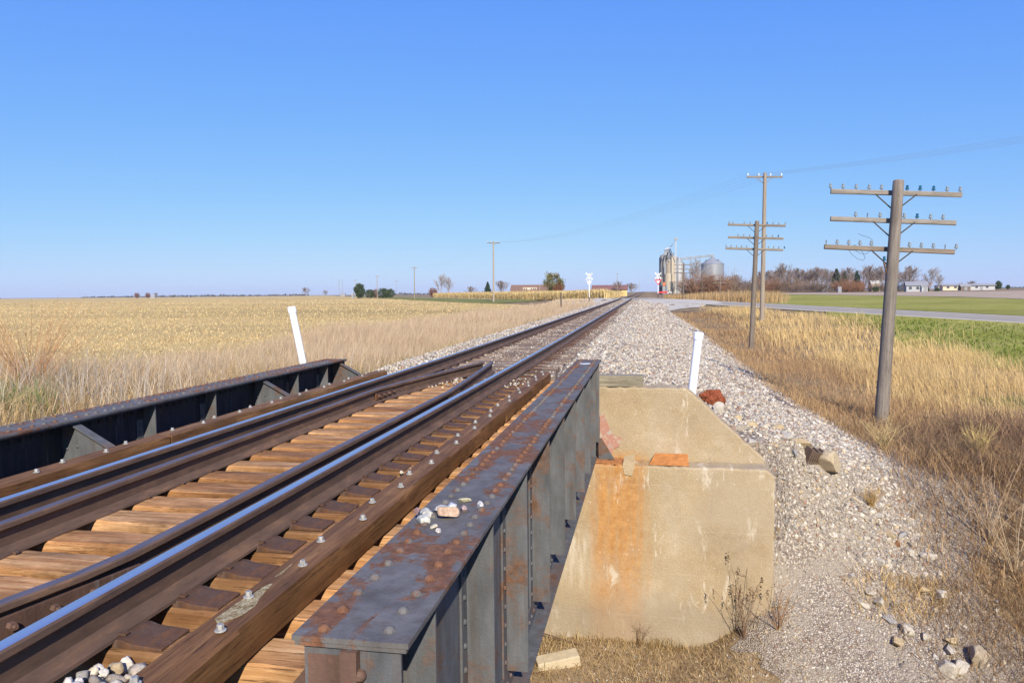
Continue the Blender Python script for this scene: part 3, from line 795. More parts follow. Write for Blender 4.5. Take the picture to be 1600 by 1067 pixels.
def rail_profile(s=1.0):
    h = [(.012, 0.0), (.029, -.0025), (.036, -.011), (.0375, -.034), (.030, -.043), (.010, -.056), (.0085, -.10), (.010, -.142), (.022, -.156), (.074, -.172), (.076, -.185)]
    return [(x * s, z * s) for x, z in h] + [(-x * s, z * s) for x, z in reversed(h)]
def sweep(mb, prof, path, top_mat):
    """path: list of (x, y, z); the profile stays upright and square to the path"""
    n = len(prof); V, F, MI = [], [], []
    path = np.array(path, float)
    for i, p in enumerate(path):
        d = path[min(i + 1, len(path) - 1)] - path[max(i - 1, 0)]
        a = np.array([d[1], -d[0], 0]); a /= np.linalg.norm(a)
        for x, z in prof: V.append(p + a * x + np.array([0, 0, z]))
    for i in range(len(path) - 1):
        for k in range(n):
            k2 = (k + 1) % n
            mb.f.append([mb.n + i * n + k, mb.n + i * n + k2, mb.n + (i + 1) * n + k2, mb.n + (i + 1) * n + k])
            mb.m.append(top_mat if (k == 0 or k >= n - 2) else 0)
    mb.f.append([mb.n + k for k in range(n)]); mb.m.append(0)
    mb.f.append([mb.n + (len(path) - 1) * n + k for k in reversed(range(n))]); mb.m.append(0)
    mb.v.append(np.array(V)); mb.n += len(V)
    return mb

for side, lab in ((-1, 'rusty running rail with polished top along the left guard timber'), (1, 'rusty running rail with polished top nearer the camera, along the right guard timber')):
    ys = np.concatenate([np.arange(-4, 40, 1.0), np.arange(40, 130, 3.0), np.arange(130, 900, 25.0)])
    mb = sweep(MB(), rail_profile(), [(side * .7525, y, float(ztrack(y))) for y in ys], 1)
    o = mb.build('running_rail', [M['rail_side'], M['rail_top']], smooth=32)
    setp(o, lab, 'rail', 'rails of the track')
GZ = -.036
def guard(path, lab, joints):
    o = sweep(MB(), rail_profile(.9), path, 1).build('guard_rail', [M['rail_side'], M['guard_top']], smooth=32)
    setp(o, lab, 'rail', 'inner guard rails of the bridge')
    for (x, y, ang, face, L) in joints:
        mb = MB()
        ca, sa = math.cos(ang), math.sin(ang)
        def P(u, v, z): return (x + ca * v - sa * u, y + sa * v + ca * u, z)     # u along the rail, v across it
        v0 = face * .010; v1 = face * .026
        pts = [(-L / 2, v0), (L / 2, v0), (L / 2, v1), (-L / 2, v1)]
        V = [P(u, v, z) for z in (GZ - .135, GZ - .052) for u, v in pts]
        mb.add(V, [(3, 2, 1, 0), (4, 5, 6, 7), (0, 1, 5, 4), (1, 2, 6, 5), (2, 3, 7, 6), (3, 0, 4, 7)])
        jb = mb.build('joint_bar', M['plate_rust'], o, bevel=.003)
        for u in np.linspace(-L / 2 + .07, L / 2 - .07, 4):
            b = MB()
            p, q, e = np.array(P(u, v1, GZ - .092)), np.array(P(u, v1 + face * .024, GZ - .092)), np.array(P(u, v1 + face * .04, GZ - .092))
            b.tube([p, q], .018, 6); b.tube([q, e], .009, 6)
            b.build('bolt', M['rust'], jb)
ang_l = math.atan2(-.54, 3.5); ang_r = math.atan2(.26, 3.7)
guard([(-.485, -3, GZ), (-.485, 8.7, GZ), (-.32, 9.9, GZ), (-.06, 11.6, GZ), (.055, 12.25, GZ)],
      'worn inner guard rail on the left, bending in to a blunt end beyond the bridge', [(-.46, 8.85, math.atan2(-.06, 1), 1, .6)])
guard([(-.10, .6, GZ), (.10, 1.3, GZ), (.37, 2.33, GZ), (.455, 2.68, GZ), (.485, 2.92, GZ), (.485, 8.5, GZ), (.40, 9.9, GZ), (.275, 11.6, GZ), (.225, 12.2, GZ)],
      'worn inner guard rail on the right with a bolted joint close to the camera', [(.452, 2.62, math.atan2(-.235, 1), 1, .66), (.475, 8.75, math.atan2(.03, 1), 1, .6)])

def timber(L, W, H, seed, jit=.004, segs=16, axis='x'):
    """squared timber, top centre at the origin, with worn edges and slightly wavy faces"""
    r = np.random.default_rng(seed)
    e = .012
    sec = [(-W / 2 + e, 0), (0, .001), (W / 2 - e, 0), (W / 2, -e), (W / 2 + .001, -H / 2), (W / 2, -H + e), (W / 2 - e, -H), (-W / 2 + e, -H), (-W / 2, -H + e), (-W / 2 - .001, -H / 2), (-W / 2, -e)]
    n = len(sec); V, F = [], []
    ph = r.uniform(0, 6, n)
    for i in range(segs + 1):
        u = -L / 2 + L * i / segs
        for k, (a, b) in enumerate(sec):
            j = jit * math.sin(u * 3.1 + ph[k]) + r.normal(0, jit * (.5 if abs(b) < .02 and abs(a) > W * .4 else .3))
            V.append((u, a + j, b + (0 if k > 6 else j * .6)) if axis == 'x' else (a + j, u, b + j * .6))
    for i in range(segs):
        for k in range(n):
            k2 = (k + 1) % n
            F.append((i * n + k, i * n + k2, (i + 1) * n + k2, (i + 1) * n + k))
    F += [tuple(range(n)), tuple(reversed(range(segs * n, (segs + 1) * n)))]
    return MB().add(V, F)

TIE_Z = -.205
_tie_me = [timber(3.44, .226 + .012 * math.sin(k * 2.4), .24, 100 + k, .0055, 26).build('beam', M['tie_wood'], smooth=30) for k in range(5)]
def plate_mb(s):
    m_ = MB()
    for y0, y1, dx in ((-.088, .088, 0.0),):
        poly = [(.575, .0015), (1.035, .0015), (1.035, .012), (.905, .021), (.862, .033), (.838, .033), (.831, .0195), (.674, .0195), (.668, .031), (.645, .030), (.60, .018), (.575, .012)]
        poly = [(s * x, z) for x, z in poly]
        m_.prism(poly, 1, y0, y1)
    return m_
def tie_kit(parent):
    for s in (-1, 1):
        p = plate_mb(s).build('tie_plate', M['plate_rust'], parent, bevel=.003)
        for (x, y) in ((.846, -.045), (.652, .04)):
            b = MB().bar((s * (x - .020 * (1 if x > .75 else -1)), y, .041), (s * (x + .014 * (1 if x > .75 else -1)), y, .037), .026, .010)
            b.box(s * x - .008, s * x + .008, y - .008, y + .008, .01, .04)
            b.build('spike', M['plate_rust'], p, bevel=.002)
    for s in (-1, 1):
        MB().bar((s * .408, .03, .010), (s * .430, .03, .020), .026, .014).build('guard_spike', M['plate_rust'], parent, bevel=.003)
proto = None
NB = 29
for k in range(NB):
    if k == 3: continue                 # the gap here is filled with loose ballast
    y = 1.07 + .355 * k
    t_ = thing('bridge_tie', 'squared orange brown bridge tie, %s from the far end of the bridge' % nth(NB - 1 - k), 'tie', (random.uniform(-.02, .02), y + random.uniform(-.012, .012), TIE_Z + random.uniform(-.003, .001)), 'timber ties across the bridge')
    t_.rotation_euler = (0, 0, random.uniform(-.008, .008))
    src = _tie_me[k % 5]
    if k < 5: b = src
    else: b = src.copy(); COL.objects.link(b)
    b.parent = t_
    if proto is None:
        tie_kit(t_); proto = t_
    else:
        for ch in proto.children:
            if ch.name.split('.')[0] != 'beam': copy_tree(ch, t_)
# ties in the ballast beyond the bridge
_old = [timber(2.6, .235, .18, 200 + k, .007, 10) for k in range(4)]
_old_me = None
NT_ = 172
protos, pplates = [], []
for k in range(NT_):
    y = 11.55 + .53 * k
    if k < 4:
        o = _old[k].build('ballast_tie', M['old_wood'], smooth=30); protos.append(o)
    else:
        o = protos[k % 4].copy(); COL.objects.link(o)
    o.location = (random.uniform(-.04, .04), y + random.uniform(-.03, .03), float(ztrack(y)) + TIE_Z - random.uniform(0, .012))
    o.rotation_euler = (0, 0, random.uniform(-.012, .012))
    setp(o, 'grey weathered tie bedded in ballast, %s beyond the bridge' % nth(k), 'tie', 'ties in the ballast')
    if k < 70:
        for s in (-1, 1):
            if k == 0: p = plate_mb(s).build('tie_plate', M['plate_rust'], o); pplates.append(p)
            else: p = pplates[s > 0].copy(); COL.objects.link(p); p.parent = o

# guard timbers bolted across the tie ends
def guard_timber(x, y0, y1, lab, seed, wd=.175):
    L = y1 - y0
    o = timber(L, wd, .143, seed, .005, int(L * 6), 'y').build('guard_timber', M['guard_wood'], smooth=30)
    o.location = (x, (y0 + y1) / 2, -.060)
    setp(o, lab, 'timber', 'guard timbers on the bridge')
    k = 0; first = None
    y = y0 + .18
    while y < y1 - .08:
        if first is None:
            b = MB(); b.lathe((0, 0, 0), [(.021, 0), (.021, .003), (.019, .005)], 14)
            b.lathe((0, 0, .006), [(.013, 0), (.013, .015), (.011, .018)], 6)
            bo = b.build('bolt', M['galv'], o, smooth=40); first = bo
        else:
            bo = first.copy(); COL.objects.link(bo); bo.parent = o
        bo.location = ((.028 if k % 2 else -.035) + random.uniform(-.008, .008), y - (y0 + y1) / 2 + random.uniform(-.02, .02), .004)
        bo.rotation_euler = (0, 0, random.uniform(0, 1))
        k += 1; y += .355 if k % 2 else .30
    return o
guard_timber(1.315, -1.5, 7.35, 'near brown guard timber on the right with a pale gouge on its top', 301)
guard_timber(1.315, 7.37, 10.92, 'brown guard timber on the right ending beside the girder tip', 302)
guard_timber(-1.285, -1.5, 5.62, 'dark guard timber at the left picture edge', 303)
guard_timber(-1.285, 5.64, 10.98, 'far guard timber on the left with split pale edges', 304)
# the splintered gouge on the near right timber
g = bpy.data.objects.get('guard_timber')
v = [(1.262, 2.40), (1.30, 2.36), (1.345, 2.45), (1.352, 2.53), (1.330, 2.60), (1.318, 2.68), (1.300, 2.80), (1.283, 2.98), (1.281, 2.80), (1.277, 2.66), (1.268, 2.54)]
gx, gy = 1.315, (-1.5 + 7.35) / 2
vv = [(x - gx, y - gy, .0035 if k not in (4, 9) else .002) for k, (x, y) in enumerate(v)] + [(x - gx, y - gy, -.002) for x, y in v]
n_ = len(v)
sg = MB().add(vv, [tuple(range(n_)), tuple(reversed(range(n_, 2 * n_)))] + [(k, (k + 1) % n_, n_ + (k + 1) % n_, n_ + k) for k in range(n_)])
sg.build('gouge', soil_mat('splintered_wood', [(.12, .07, .03), (.30, .22, .11), (.48, .40, .24), (.62, .55, .38)], 30, 120, .9, .9, .01, .6), g)

# plate girders
def rivet(mb, p, ax, r=.018, h=.014, n=8):
    p = np.array(p, float)
    prof = [(1, -.05), (.97, .3), (.78, .68), (.4, .94), (.05, 1.0)]
    V, F = [], []
    e = np.eye(3); a = e[abs(ax) - 1] * np.sign(ax); b = e[(abs(ax)) % 3]; c = np.cross(a, b)
    for rr, zz in prof:
        for k in range(n):
            t = 2 * math.pi * k / n
            V.append(p + a * zz * h + r * rr * (b * math.cos(t) + c * math.sin(t)))
    for i in range(len(prof) - 1):
        for k in range(n):
            k2 = (k + 1) % n
            F.append((i * n + k, i * n + k2, (i + 1) * n + k2, (i + 1) * n + k))
    F.append(tuple(range((len(prof) - 1) * n, len(prof) * n)))
    mb.add(V, F)
YS = [2.33, 3.28, 4.25, 5.27, 6.27, 7.28, 8.32, 9.22, 10.15]
GT_, GB = .13, -1.33
def girder(xc, y0, y1, lab, knees):
    org = (xc, y0, GB)
    root = thing('plate_girder', lab, 'girder', org, 'plate girders of the bridge')
    out = 1 if xc > 0 else -1
    wm = M['girder_web'] if xc > 0 else M['shaded_web']
    f = MB(); f.box(xc - .18, xc + .18, y0, y1, GT_ - .016, GT_); f.box(xc - .172, xc + .172, y0 + .004, y1 - .004, GT_ - .031, GT_ - .0165)
    y = y0 + .05; k = 0
    while y < y1 - .03:
        for dx in (-.098, .098):
            rivet(f, (xc + dx + random.uniform(-.004, .004), y + (.02 if dx > 0 else 0), GT_), 3, .0195, .017)
        y += .135 if k < 5 else .112; k += 1
    f.build('top_flange', M['girder'], root, origin=org, smooth=35)
    w_ = MB(); w_.box(xc - .006, xc + .006, y0 + .002, y1 - .002, GB + .02, GT_ - .032)
    for s in (-1, 1):
        w_.box(xc + s * .0065, xc + s * .018, y0 + .03, y1 - .03, GT_ - .17, GT_ - .0325) if s > 0 else w_.box(xc - .018, xc - .0065, y0 + .03, y1 - .03, GT_ - .17, GT_ - .0325)
        a, b = sorted((xc + s * .0065, xc + s * .019)); w_.box(a, b, y0 + .03, y1 - .03, GB + .022, GB + .17)
    yy = y0 + .08
    while yy < y1 - .06:
        for s in (-1, 1):
            rivet(w_, (xc + s * .019, yy, GB + .095), s, .016, .013, 7)
            rivet(w_, (xc + s * .018, yy, GT_ - .10), s, .016, .013, 7)
        yy += .105
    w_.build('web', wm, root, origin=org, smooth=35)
    b_ = MB(); b_.box(xc - .12, xc + .12, y0 + .01, y1 - .01, GB, GB + .02)
    b_.build('bottom_flange', M['girder_web'], root, origin=org, bevel=.003)
    for i, ys in enumerate(YS + [y0 + .02, y1 - .03]):
        if ys < y0: continue
        m_ = MB()
        for s in (-1, 1):
            if s == -out and ys in knees: continue
            a, b = sorted((xc + s * .019, xc + s * .150))
            m_.box(a, b, ys, ys + .011, GB + .175, GT_ - .034)
            a, b = sorted((xc + s * .007, xc + s * .0185))
            m_.box(a, b, ys - .092, ys - .0005, GB + .172, GT_ - .172)
            z = GB + .25
            while z < GT_ - .25:
                rivet(m_, (xc + s * .0185, ys - .052, z), s, .015, .013, 7); z += .115
        m_.build('stiffener' if i < 9 else 'end_stiffener', M['girder_web'], root, origin=org, smooth=35)
    for ys in knees:
        s = -out; m_ = MB()
        # gusset and its sloping face plate: from under the flange down to the tie ends
        m_.prism([(xc + s * .02, GT_ - .034), (xc + s * .13, GT_ - .034), (xc + s * .46, -.10), (xc + s * .46, -.34), (xc + s * .02, -.95)], 1, ys, ys + .011)
        x0, z0, x1, z1 = xc + s * .135, GT_ - .045, xc + s * .475, -.10
        m_.bar((x0, ys + .006, z0), (x1, ys + .006, z1), .085, .012)
        for q in ((.06, -.12), (.06, -.22), (.16, -.22), (.28, -.24), (.16, -.10)):
            rivet(m_, (xc + s * q[0], ys, q[1]), -2, .015, .012, 7)
        m_.build('knee_brace', M['girder_web'], root, origin=org, smooth=35)
    return root, org
gr, org = girder(1.978, 1.958, 10.97, 'rust patched blue grey plate girder in the foreground, ending near the camera', [])
m_ = MB(); m_.box(1.953, 2.003, 1.946, 1.983, GB + .1, GT_ - .033); m_.box(1.838, 1.9525, 1.9775, 1.989, GB + .1, GT_ - .06)
rivet(m_, (2.003, 1.965, .02), 1, .02, .022, 9)
for q in ((1.70, -.16), (1.75, -.09)): rivet(m_, (q[0], 2.06, q[1]), -2, .016, .014, 8)
m_.prism([(1.79, -.02), (1.79, -.42), (1.60, -.42), (1.60, -.25)], 1, 2.06, 2.072)
m_.build('end_post', M['rust'], gr, origin=org, smooth=35)
sp = MB().prism([(1.90, 10.28), (1.97, 10.22), (2.05, 10.30), (2.02, 10.40), (1.95, 10.36), (1.89, 10.38)], 2, GT_ - .004, GT_ + .0022)
sp.build('pale_splash', plain('bird_lime', (.62, .62, .60), .8), gr, origin=org)
m_ = MB(); m_.box(1.66, 2.52, 10.63, 10.97, -1.366, -1.345); m_.box(1.75, 2.26, 10.61, 10.96, -1.3445, -1.331)
rivet(m_, (2.38, 10.62, -1.352), -2, .014, .014, 7)
m_.build('bearing_plate', plain('orange_rust', (.36, .15, .055), .9, 0, .35, 14), gr, origin=org)
m_ = MB().prism([(2.125, -1.33), (2.36, -1.33), (2.17, -1.02), (2.125, -1.02)], 1, 10.80, 10.812)
m_.build('gusset', M['girder_web'], gr, origin=org)
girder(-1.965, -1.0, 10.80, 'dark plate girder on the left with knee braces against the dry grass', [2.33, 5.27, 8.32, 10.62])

# abutment of concrete
org = (0, 10.8, 0)
ab = thing('bridge_abutment', 'tan concrete abutment streaked with rust under the girder bearing', 'abutment', org)
def wavy(poly, axis, a0, a1, name, bevel):
    r = np.random.default_rng(len(name)); q = []
    for (x0, z0), (x1, z1) in zip(poly, poly[1:] + poly[:1]):          # worn, slightly uneven edges
        k = max(1, int(math.hypot(x1 - x0, z1 - z0) / .07))
        for i in range(k):
            j = r.normal(0, .005, 2) - (.012 * (r.uniform() < .06) if i else 0)
            q.append((x0 + (x1 - x0) * i / k + (j[0] if i else 0), z0 + (z1 - z0) * i / k + (j[1] if i else 0)))
    o = MB().prism(q, axis, a0, a1).build(name, M['concrete'], ab, origin=org, bevel=bevel)
    return o
wavy([(-4.55, -5.0), (4.59, -5.0), (4.59, -1.47), (4.47, -1.366), (-4.43, -1.366), (-4.55, -1.47)], 1, 10.6, 11.0, 'front_wall', .028)
wavy([(-4.50, -2.0), (4.50, -2.0), (4.50, -1.30), (3.40, -.288), (-3.40, -.288), (-4.50, -1.30)], 1, 11.003, 11.42, 'back_wall', .028)
m_ = MB(); m_.box(2.02, 2.77, 11.07, 11.30, -.287, -.118)
o = m_.build('plank', M['plank_wood'], bevel=.008, origin=(2.4, 11.18, -.287)); setp(o, 'weathered grey timber block lying on top of the abutment', 'timber')
m_ = MB().add([(2.86, 10.66, -1.362), (3.42, 10.66, -1.362), (3.42, 10.98, -1.27), (2.95, 10.98, -1.27), (2.86, 10.66, -1.345), (3.42, 10.66, -1.345), (3.42, 10.98, -1.253), (2.95, 10.98, -1.253)],
              [(3, 2, 1, 0), (4, 5, 6, 7), (0, 1, 5, 4), (1, 2, 6, 5), (2, 3, 7, 6), (3, 0, 4, 7)])
o = m_.build('steel_plate', plain('bright_rust', (.42, .17, .05), .9, 0, .25, 12), bevel=.004, origin=(3.14, 10.8, -1.36)); setp(o, 'bright orange rusted steel plate leaning on the ledge of the abutment', 'steel plate')
m_ = MB().add([(2.50, 10.59, -1.50), (2.62, 10.58, -1.52), (2.66, 10.6, -1.36), (2.48, 10.6, -1.36), (2.50, 10.72, -1.35), (2.62, 10.72, -1.35), (2.66, 10.72, -1.20), (2.50, 10.72, -1.26)],
              [(3, 2, 1, 0), (4, 5, 6, 7), (0, 1, 5, 4), (1, 2, 6, 5), (2, 3, 7, 6), (3, 0, 4, 7)])
o = m_.build('concrete_chunk', M['concrete'], bevel=.01, origin=(2.58, 10.65, -1.36)); setp(o, 'broken concrete chunk beside the bearing plate on the ledge', 'concrete')
# flaking red and grey paint left on the back wall beside the girder
m_ = MB().prism([(2.13, -1.30), (2.13, -.72), (2.18, -.66), (2.26, -.86), (2.33, -1.0), (2.46, -1.04), (2.42, -1.17), (2.34, -1.21), (2.30, -1.30)], 1, 10.985, 10.992)
t_ = NT('flaking_paint')
t_.out(t_.ramp(t_.noise(5, detail=8, rough=.7), [(.40, (.38, .31, .23)), (.47, (.36, .17, .12)), (.55, (.36, .19, .14)), (.60, (.33, .28, .24)), (.68, (.38, .31, .23))]), .85)
o = m_.build('paint_patch', t_.mat, ab, origin=org)

# ------------------------------------------------------------------ things along the line
def hit(px, py):
    """where the line of sight through a point of the photograph meets the ground"""
    d = _f + _r * (px - 800.0) / FPX - _u * (py - 533.5) / FPX
    t = 4.0
    while t < 900:
        p = CAM + d * t
        if p[2] < float(ground(p[0], p[1])): return np.array([p[0], p[1], float(ground(p[0], p[1]))])
        t *= 1.004
    return CAM + d * 900

GLASS = {'c': plain('clear_glass', (.24, .275, .29), .15, 0, .1, 20, .8), 't': plain('teal_glass', (.015, .10, .17), .12, 0, .2, 20, .8)}
def insulator_mb(kind):
    m_ = MB().lathe((0, 0, 0), [(.010, 0), (.010, .055)], 6, 1)
    m_.lathe((0, 0, .04), [(.030, 0), (.048, .002), (.050, .028), (.034, .040), (.036, .060), (.028, .064), (.028, .074), (.037, .080), (.034, .108), (.016, .122), (.004, .125)], 10, 0)
    return m_
def pin_mb(): return MB().lathe((0, 0, 0), [(.010, 0), (.010, .07), (.014, .085), (.008, .13), (.002, .135)], 6, 0)
_ins = {}
def add_insulator(kind, parent, x):
    if kind not in _ins:
        if kind == 'p': o = pin_mb().build('insulator_pin', M['rust'], parent)
        else: o = insulator_mb(kind).build('insulator', [GLASS[kind], M['rust']], parent, smooth=40)
        _ins[kind] = o
    else:
        o = _ins[kind].copy(); COL.objects.link(o); o.parent = parent
    o.location = (x, 0, -.004); o.scale = (.84, .84, .82)
    return o
PINS = [([-1.44, -1.16, -.87, -.58, -.31, .25, .53, .82, 1.11, 1.39], 'ccccctttcc'),
        ([-.84, -.58, -.30, .23, .51, .80, 1.07], 'cpcctcc'),
        ([-1.46, -1.21, -.95, -.70, -.45, .39, .65, .91, 1.16, 1.40], 'pccccccc' + 'pc')]
def telegraph_pole(x, y, h, lean, lab, arms=((.25, PINS[0]), (.82, PINS[1]), (1.42, PINS[2])), r0=.135, r1=.100, rot=0.0, arm_len=2.72, bracket=False):
    z = float(ground(x, y)) - .1
    root = thing('telegraph_pole', lab, 'telegraph pole', (x, y, z), 'old telegraph poles beside the track')
    root.rotation_euler = (0, lean, rot)
    zz = np.linspace(0, h, 9)
    m_ = MB().tube([(0, 0, q) for q in zz[:-1]] + [(0, 0, h - .03), (0, 0, h)], [r0 + (r1 - r0) * q / h for q in zz[:-1]] + [r1, r1 * .8], 14)
    m_.build('pole', M['pole_wood'], root, smooth=40)
    for i, (dz, (xs, kinds)) in enumerate(arms):
        az = h - dz
        L = arm_len * (1.0, .96, 1.0)[i % 3]; x0 = (0, -.02, -.06)[i % 3]
        a = timber(L, .083, .105, 400 + i, .003, 8).build('crossarm', M['arm_wood'], root, smooth=30)
        a.location = (x0, r1 + .045, az + .05); a.rotation_euler = (0, R(1.0), 0)
        for xx, kd in zip(xs, kinds): add_insulator(kd, a, xx - x0)
        for xx in xs:
            pass
        b = MB()
        for s in (-1, 1): b.bar((s * .43, r1 + .0, az - .03), (s * .06, r1 - .01, az - .36), .028, .007, up=(0, 1, 0))
        b.build('arm_brace', M['darkmetal'], root)
    if bracket:
        b = MB().bar((-.11, -.02, h - 2.05), (-.19, -.04, h - 1.80), .03, .03)
        sb = b.build('side_bracket', M['rust'], root)
        add_insulator('t', sb, 0).location = (-.19, -.04, h - 1.80)
    return root
P1S = [([x * .945 for x in a_], b_) for a_, b_ in PINS]
p1 = telegraph_pole(7.99, 17.6, 5.53, R(2.6), 'tall leaning telegraph pole nearest the camera with three crossarms and teal insulators', r0=.148, r1=.114, bracket=True, arms=((.26, P1S[0]), (.87, P1S[1]), (1.50, P1S[2])), arm_len=2.70)
P2S = [([-1.3, -1.12, -.58, -.3, .5, .78, 1.05, 1.35], 'cccctccc'), ([-.85, -.58, -.3, .5, .78, 1.05], 'ccccct'), ([-1.4, -1.16, -.9, -.66, -.42, .62, .86, 1.1, 1.36], 'cccccccct')]
p2 = telegraph_pole(7.90, 38.0, 6.55, R(1.9), 'second telegraph pole from the camera, in golden grass before the pale utility pole', arms=((.2, P2S[0]), (.82, P2S[1]), (1.37, P2S[2])), r0=.13, r1=.105, arm_len=2.73)
def tp(px, dist, top, lab, arms):
    q = at(px, dist); z0 = float(ground(q[0], q[1]))
    zt_ = CAM[2] + (466 - .01 * px - top) * dist / 1130.0
    return telegraph_pole(q[0], q[1], zt_ - z0 + .1, R(.8), lab, arms=arms, r0=.13, r1=.10)
AR = tuple((d_, PINS[i % 3]) for i, d_ in enumerate((.3, .9, 1.5)))
tp(1067, 112, 413, 'slender telegraph pole across the road in front of the white silo', AR)
tp(1096, 196, 426, 'distant telegraph pole standing in the brown brush below the round grain bin', AR)
tp(1124, 150, 436, 'short telegraph pole low in the brush right of the grain bin', AR[:2])
# loose wire hanging from the lowest crossarm of the near pole
pts = []
for (x, z) in ((6.92, 2.38), (7.02, 2.30), (7.16, 2.29), (7.27, 2.24), (7.29, 2.10), (7.20, 1.93), (7.10, 1.87), (6.98, 1.91), (6.84, 2.02), (6.80, 2.10), (6.88, 2.14), (6.98, 2.06), (7.08, 1.90), (7.12, 1.80), (7.08, 1.74), (6.96, 1.77), (6.80, 1.90), (6.70, 2.06), (6.72, 2.12)):
    pts.append((8.33 + (x - 7.8), 17.76, 1.97 + (z - 1.95)))
p_ = np.array(pts); tt = np.linspace(0, len(p_) - 1, 70); pts = np.stack([np.interp(tt, np.arange(len(p_)), np.convolve(np.pad(p_[:, k], 1, 'edge'), [.25, .5, .25], 'valid')) for k in range(3)], -1)
o = MB().tube(pts, .004, 5).build('loose_wire', M['darkmetal'], origin=(6.9, 16.6, 1.9)); setp(o, 'thin loose wire looping down from the lowest crossarm of the near telegraph pole', 'wire')

# utility line along the road
def utility_pole(x, y, h, lab, r=.175):
    z = float(ground(x, y)) - .1
    root = thing('utility_pole', lab, 'utility pole', (x, y, z), 'pale utility poles along the road')
    root.rotation_euler = (0, R(.5), 0)
    m_ = MB().tube([(0, 0, q) for q in np.linspace(0, h, 6)], list(np.linspace(r, r * .72, 6)), 12)
    m_.build('pole', M['pale_pole'], root, smooth=40)
    a = MB().bar((-1.28, .16, h - .25), (1.28, .16, h - .32), .10, .13).build('crossarm', M['arm_wood'], root, bevel=.006)
    for xx in (-1.2, -.42, .42, 1.2):
        i_ = MB().lathe((xx, .16, h - .21 - .028 * xx), [(.02, 0), (.02, .05), (.05, .06), (.05, .12), (.03, .14), (.045, .16), (.02, .20)], 8)
        i_.build('insulator', M['pvc'], a, smooth=40)
    b = MB()
    for s in (-1, 1): b.bar((s * .62, .10, h - .33), (s * .10, .10, h - .74), .05, .04)
    b.build('arm_brace', M['arm_wood'], root)
    return np.array([x, y, z + h])
up = []
for (px, dist, top, lab) in ((1192, None, 273, 'pale utility pole near the road, taller than the telegraph poles before it'), (771, None, 378, 'pale slanting utility pole in front of the standing corn'),
                             (649, 238, 417, 'pale utility pole at the green verge, second left of the slanting one in the corn'), (591, 327, 431, 'small utility pole right of the dark evergreen on the road'), (557, 398, 437, 'farthest small utility pole just left of the dark evergreen')):
    if px == 1192: q = np.array([11.33, 58.0])
    elif px == 771: q = np.array([-25.9, 137.0])
    else: q = at(px, dist)[:2]
    dd = (np.array([q[0], q[1], 0]) - CAM) @ np.array([_f[0], _f[1], 0]) / math.cos(PITCH)
    h = CAM[2] + (466 - .01 * px - top) * dd / FPX - float(ground(q[0], q[1])) + .1
    up.append(utility_pole(q[0], q[1], h, lab))
up.insert(0, up[0] * 2 - up[1] + np.array([0, 0, 0.0]))
WL = ['outer', 'second', 'third', 'inner']
M['wire'] = plain('aluminium_wire', (.40, .42, .45), .5, .3)
for i in range(4):
    for k, off in enumerate((-1.2, -.42, .42, 1.2)):
        if i > 1 and k in (1,): continue
        a, b = up[i], up[i + 1]
        A = a + np.array([off, .16, -.1]); B = b + np.array([off, .16, -.1])
        t = np.linspace(0, 1, 40)[:, None]
        pts = A * (1 - t) + B * t; pts[:, 2] -= (4 * t * (1 - t))[:, 0] * (1.9 if i == 0 else 1.4)
        o = MB().tube(pts, .0048, 4).build('power_line', M['wire'])
        where = ('from the pale roadside pole out of the right edge', 'between the pale roadside pole and the slanting pole', 'left of the slanting pole in the corn', 'between the two farthest utility poles')[i]
        setp(o, '%s overhead wire %s' % (('leftmost', 'second', 'third', 'rightmost')[k], where), 'wire', 'overhead wires of the utility line')

# white pipes beside the abutment corners
def pipe(p0, p1, lab):
    p0, p1 = np.array(p0), np.array(p1)
    root = thing('drain_pipe', lab, 'pipe', p0, 'white plastic pipes at the abutment')
    d = p1 - p0
    MB().tube([(0, 0, 0), d * .5, d], .062, 20).build('pipe', M['pvc'], root, smooth=40)
    u = d / np.linalg.norm(d)
    MB().tube([d - u * .10, d - u * .098, d - u * .012, d + u * .006, d + u * .012], [.062, .073, .073, .069, .055], 20).build('cap', M['pvc'], root, smooth=40)
pipe((3.47, 11.50, -.72), (3.60, 11.48, .50), 'leaning white plastic pipe at the right end of the abutment')
pipe((-3.16, 12.4, -.9), (-3.46, 12.3, .915), 'tilted white plastic pipe behind the left girder')

# crumpled red cloth
cx, cy, cz = hit(1112, 634)
v, f = ico(4)
nz = np.array([lump(a * 3, b * 3 + c * 2, 1.9, 2) for a, b, c in v])
n2 = np.array([lump(a * 9, b * 7 - c * 8, 1.5, 5) for a, b, c in v])
v = v * (1 + .26 * nz + .10 * np.abs(n2))[:, None]
v = np.stack([v[:, 0] * .20, v[:, 1] * .14, np.clip(v[:, 2] * .15 + .11, -.01, 9)], -1)
me = fast_mesh('crumpled_cloth', v, f, None or soil_mat('rust_red_cloth', [(.14, .038, .020), (.24, .070, .034), (.32, .105, .055)], 6, 26, .9, .7, .02, .35), smooth=True)
me.location = (cx, cy, cz); setp(me, 'crumpled rust red cloth lying beside the white pipe', 'cloth')
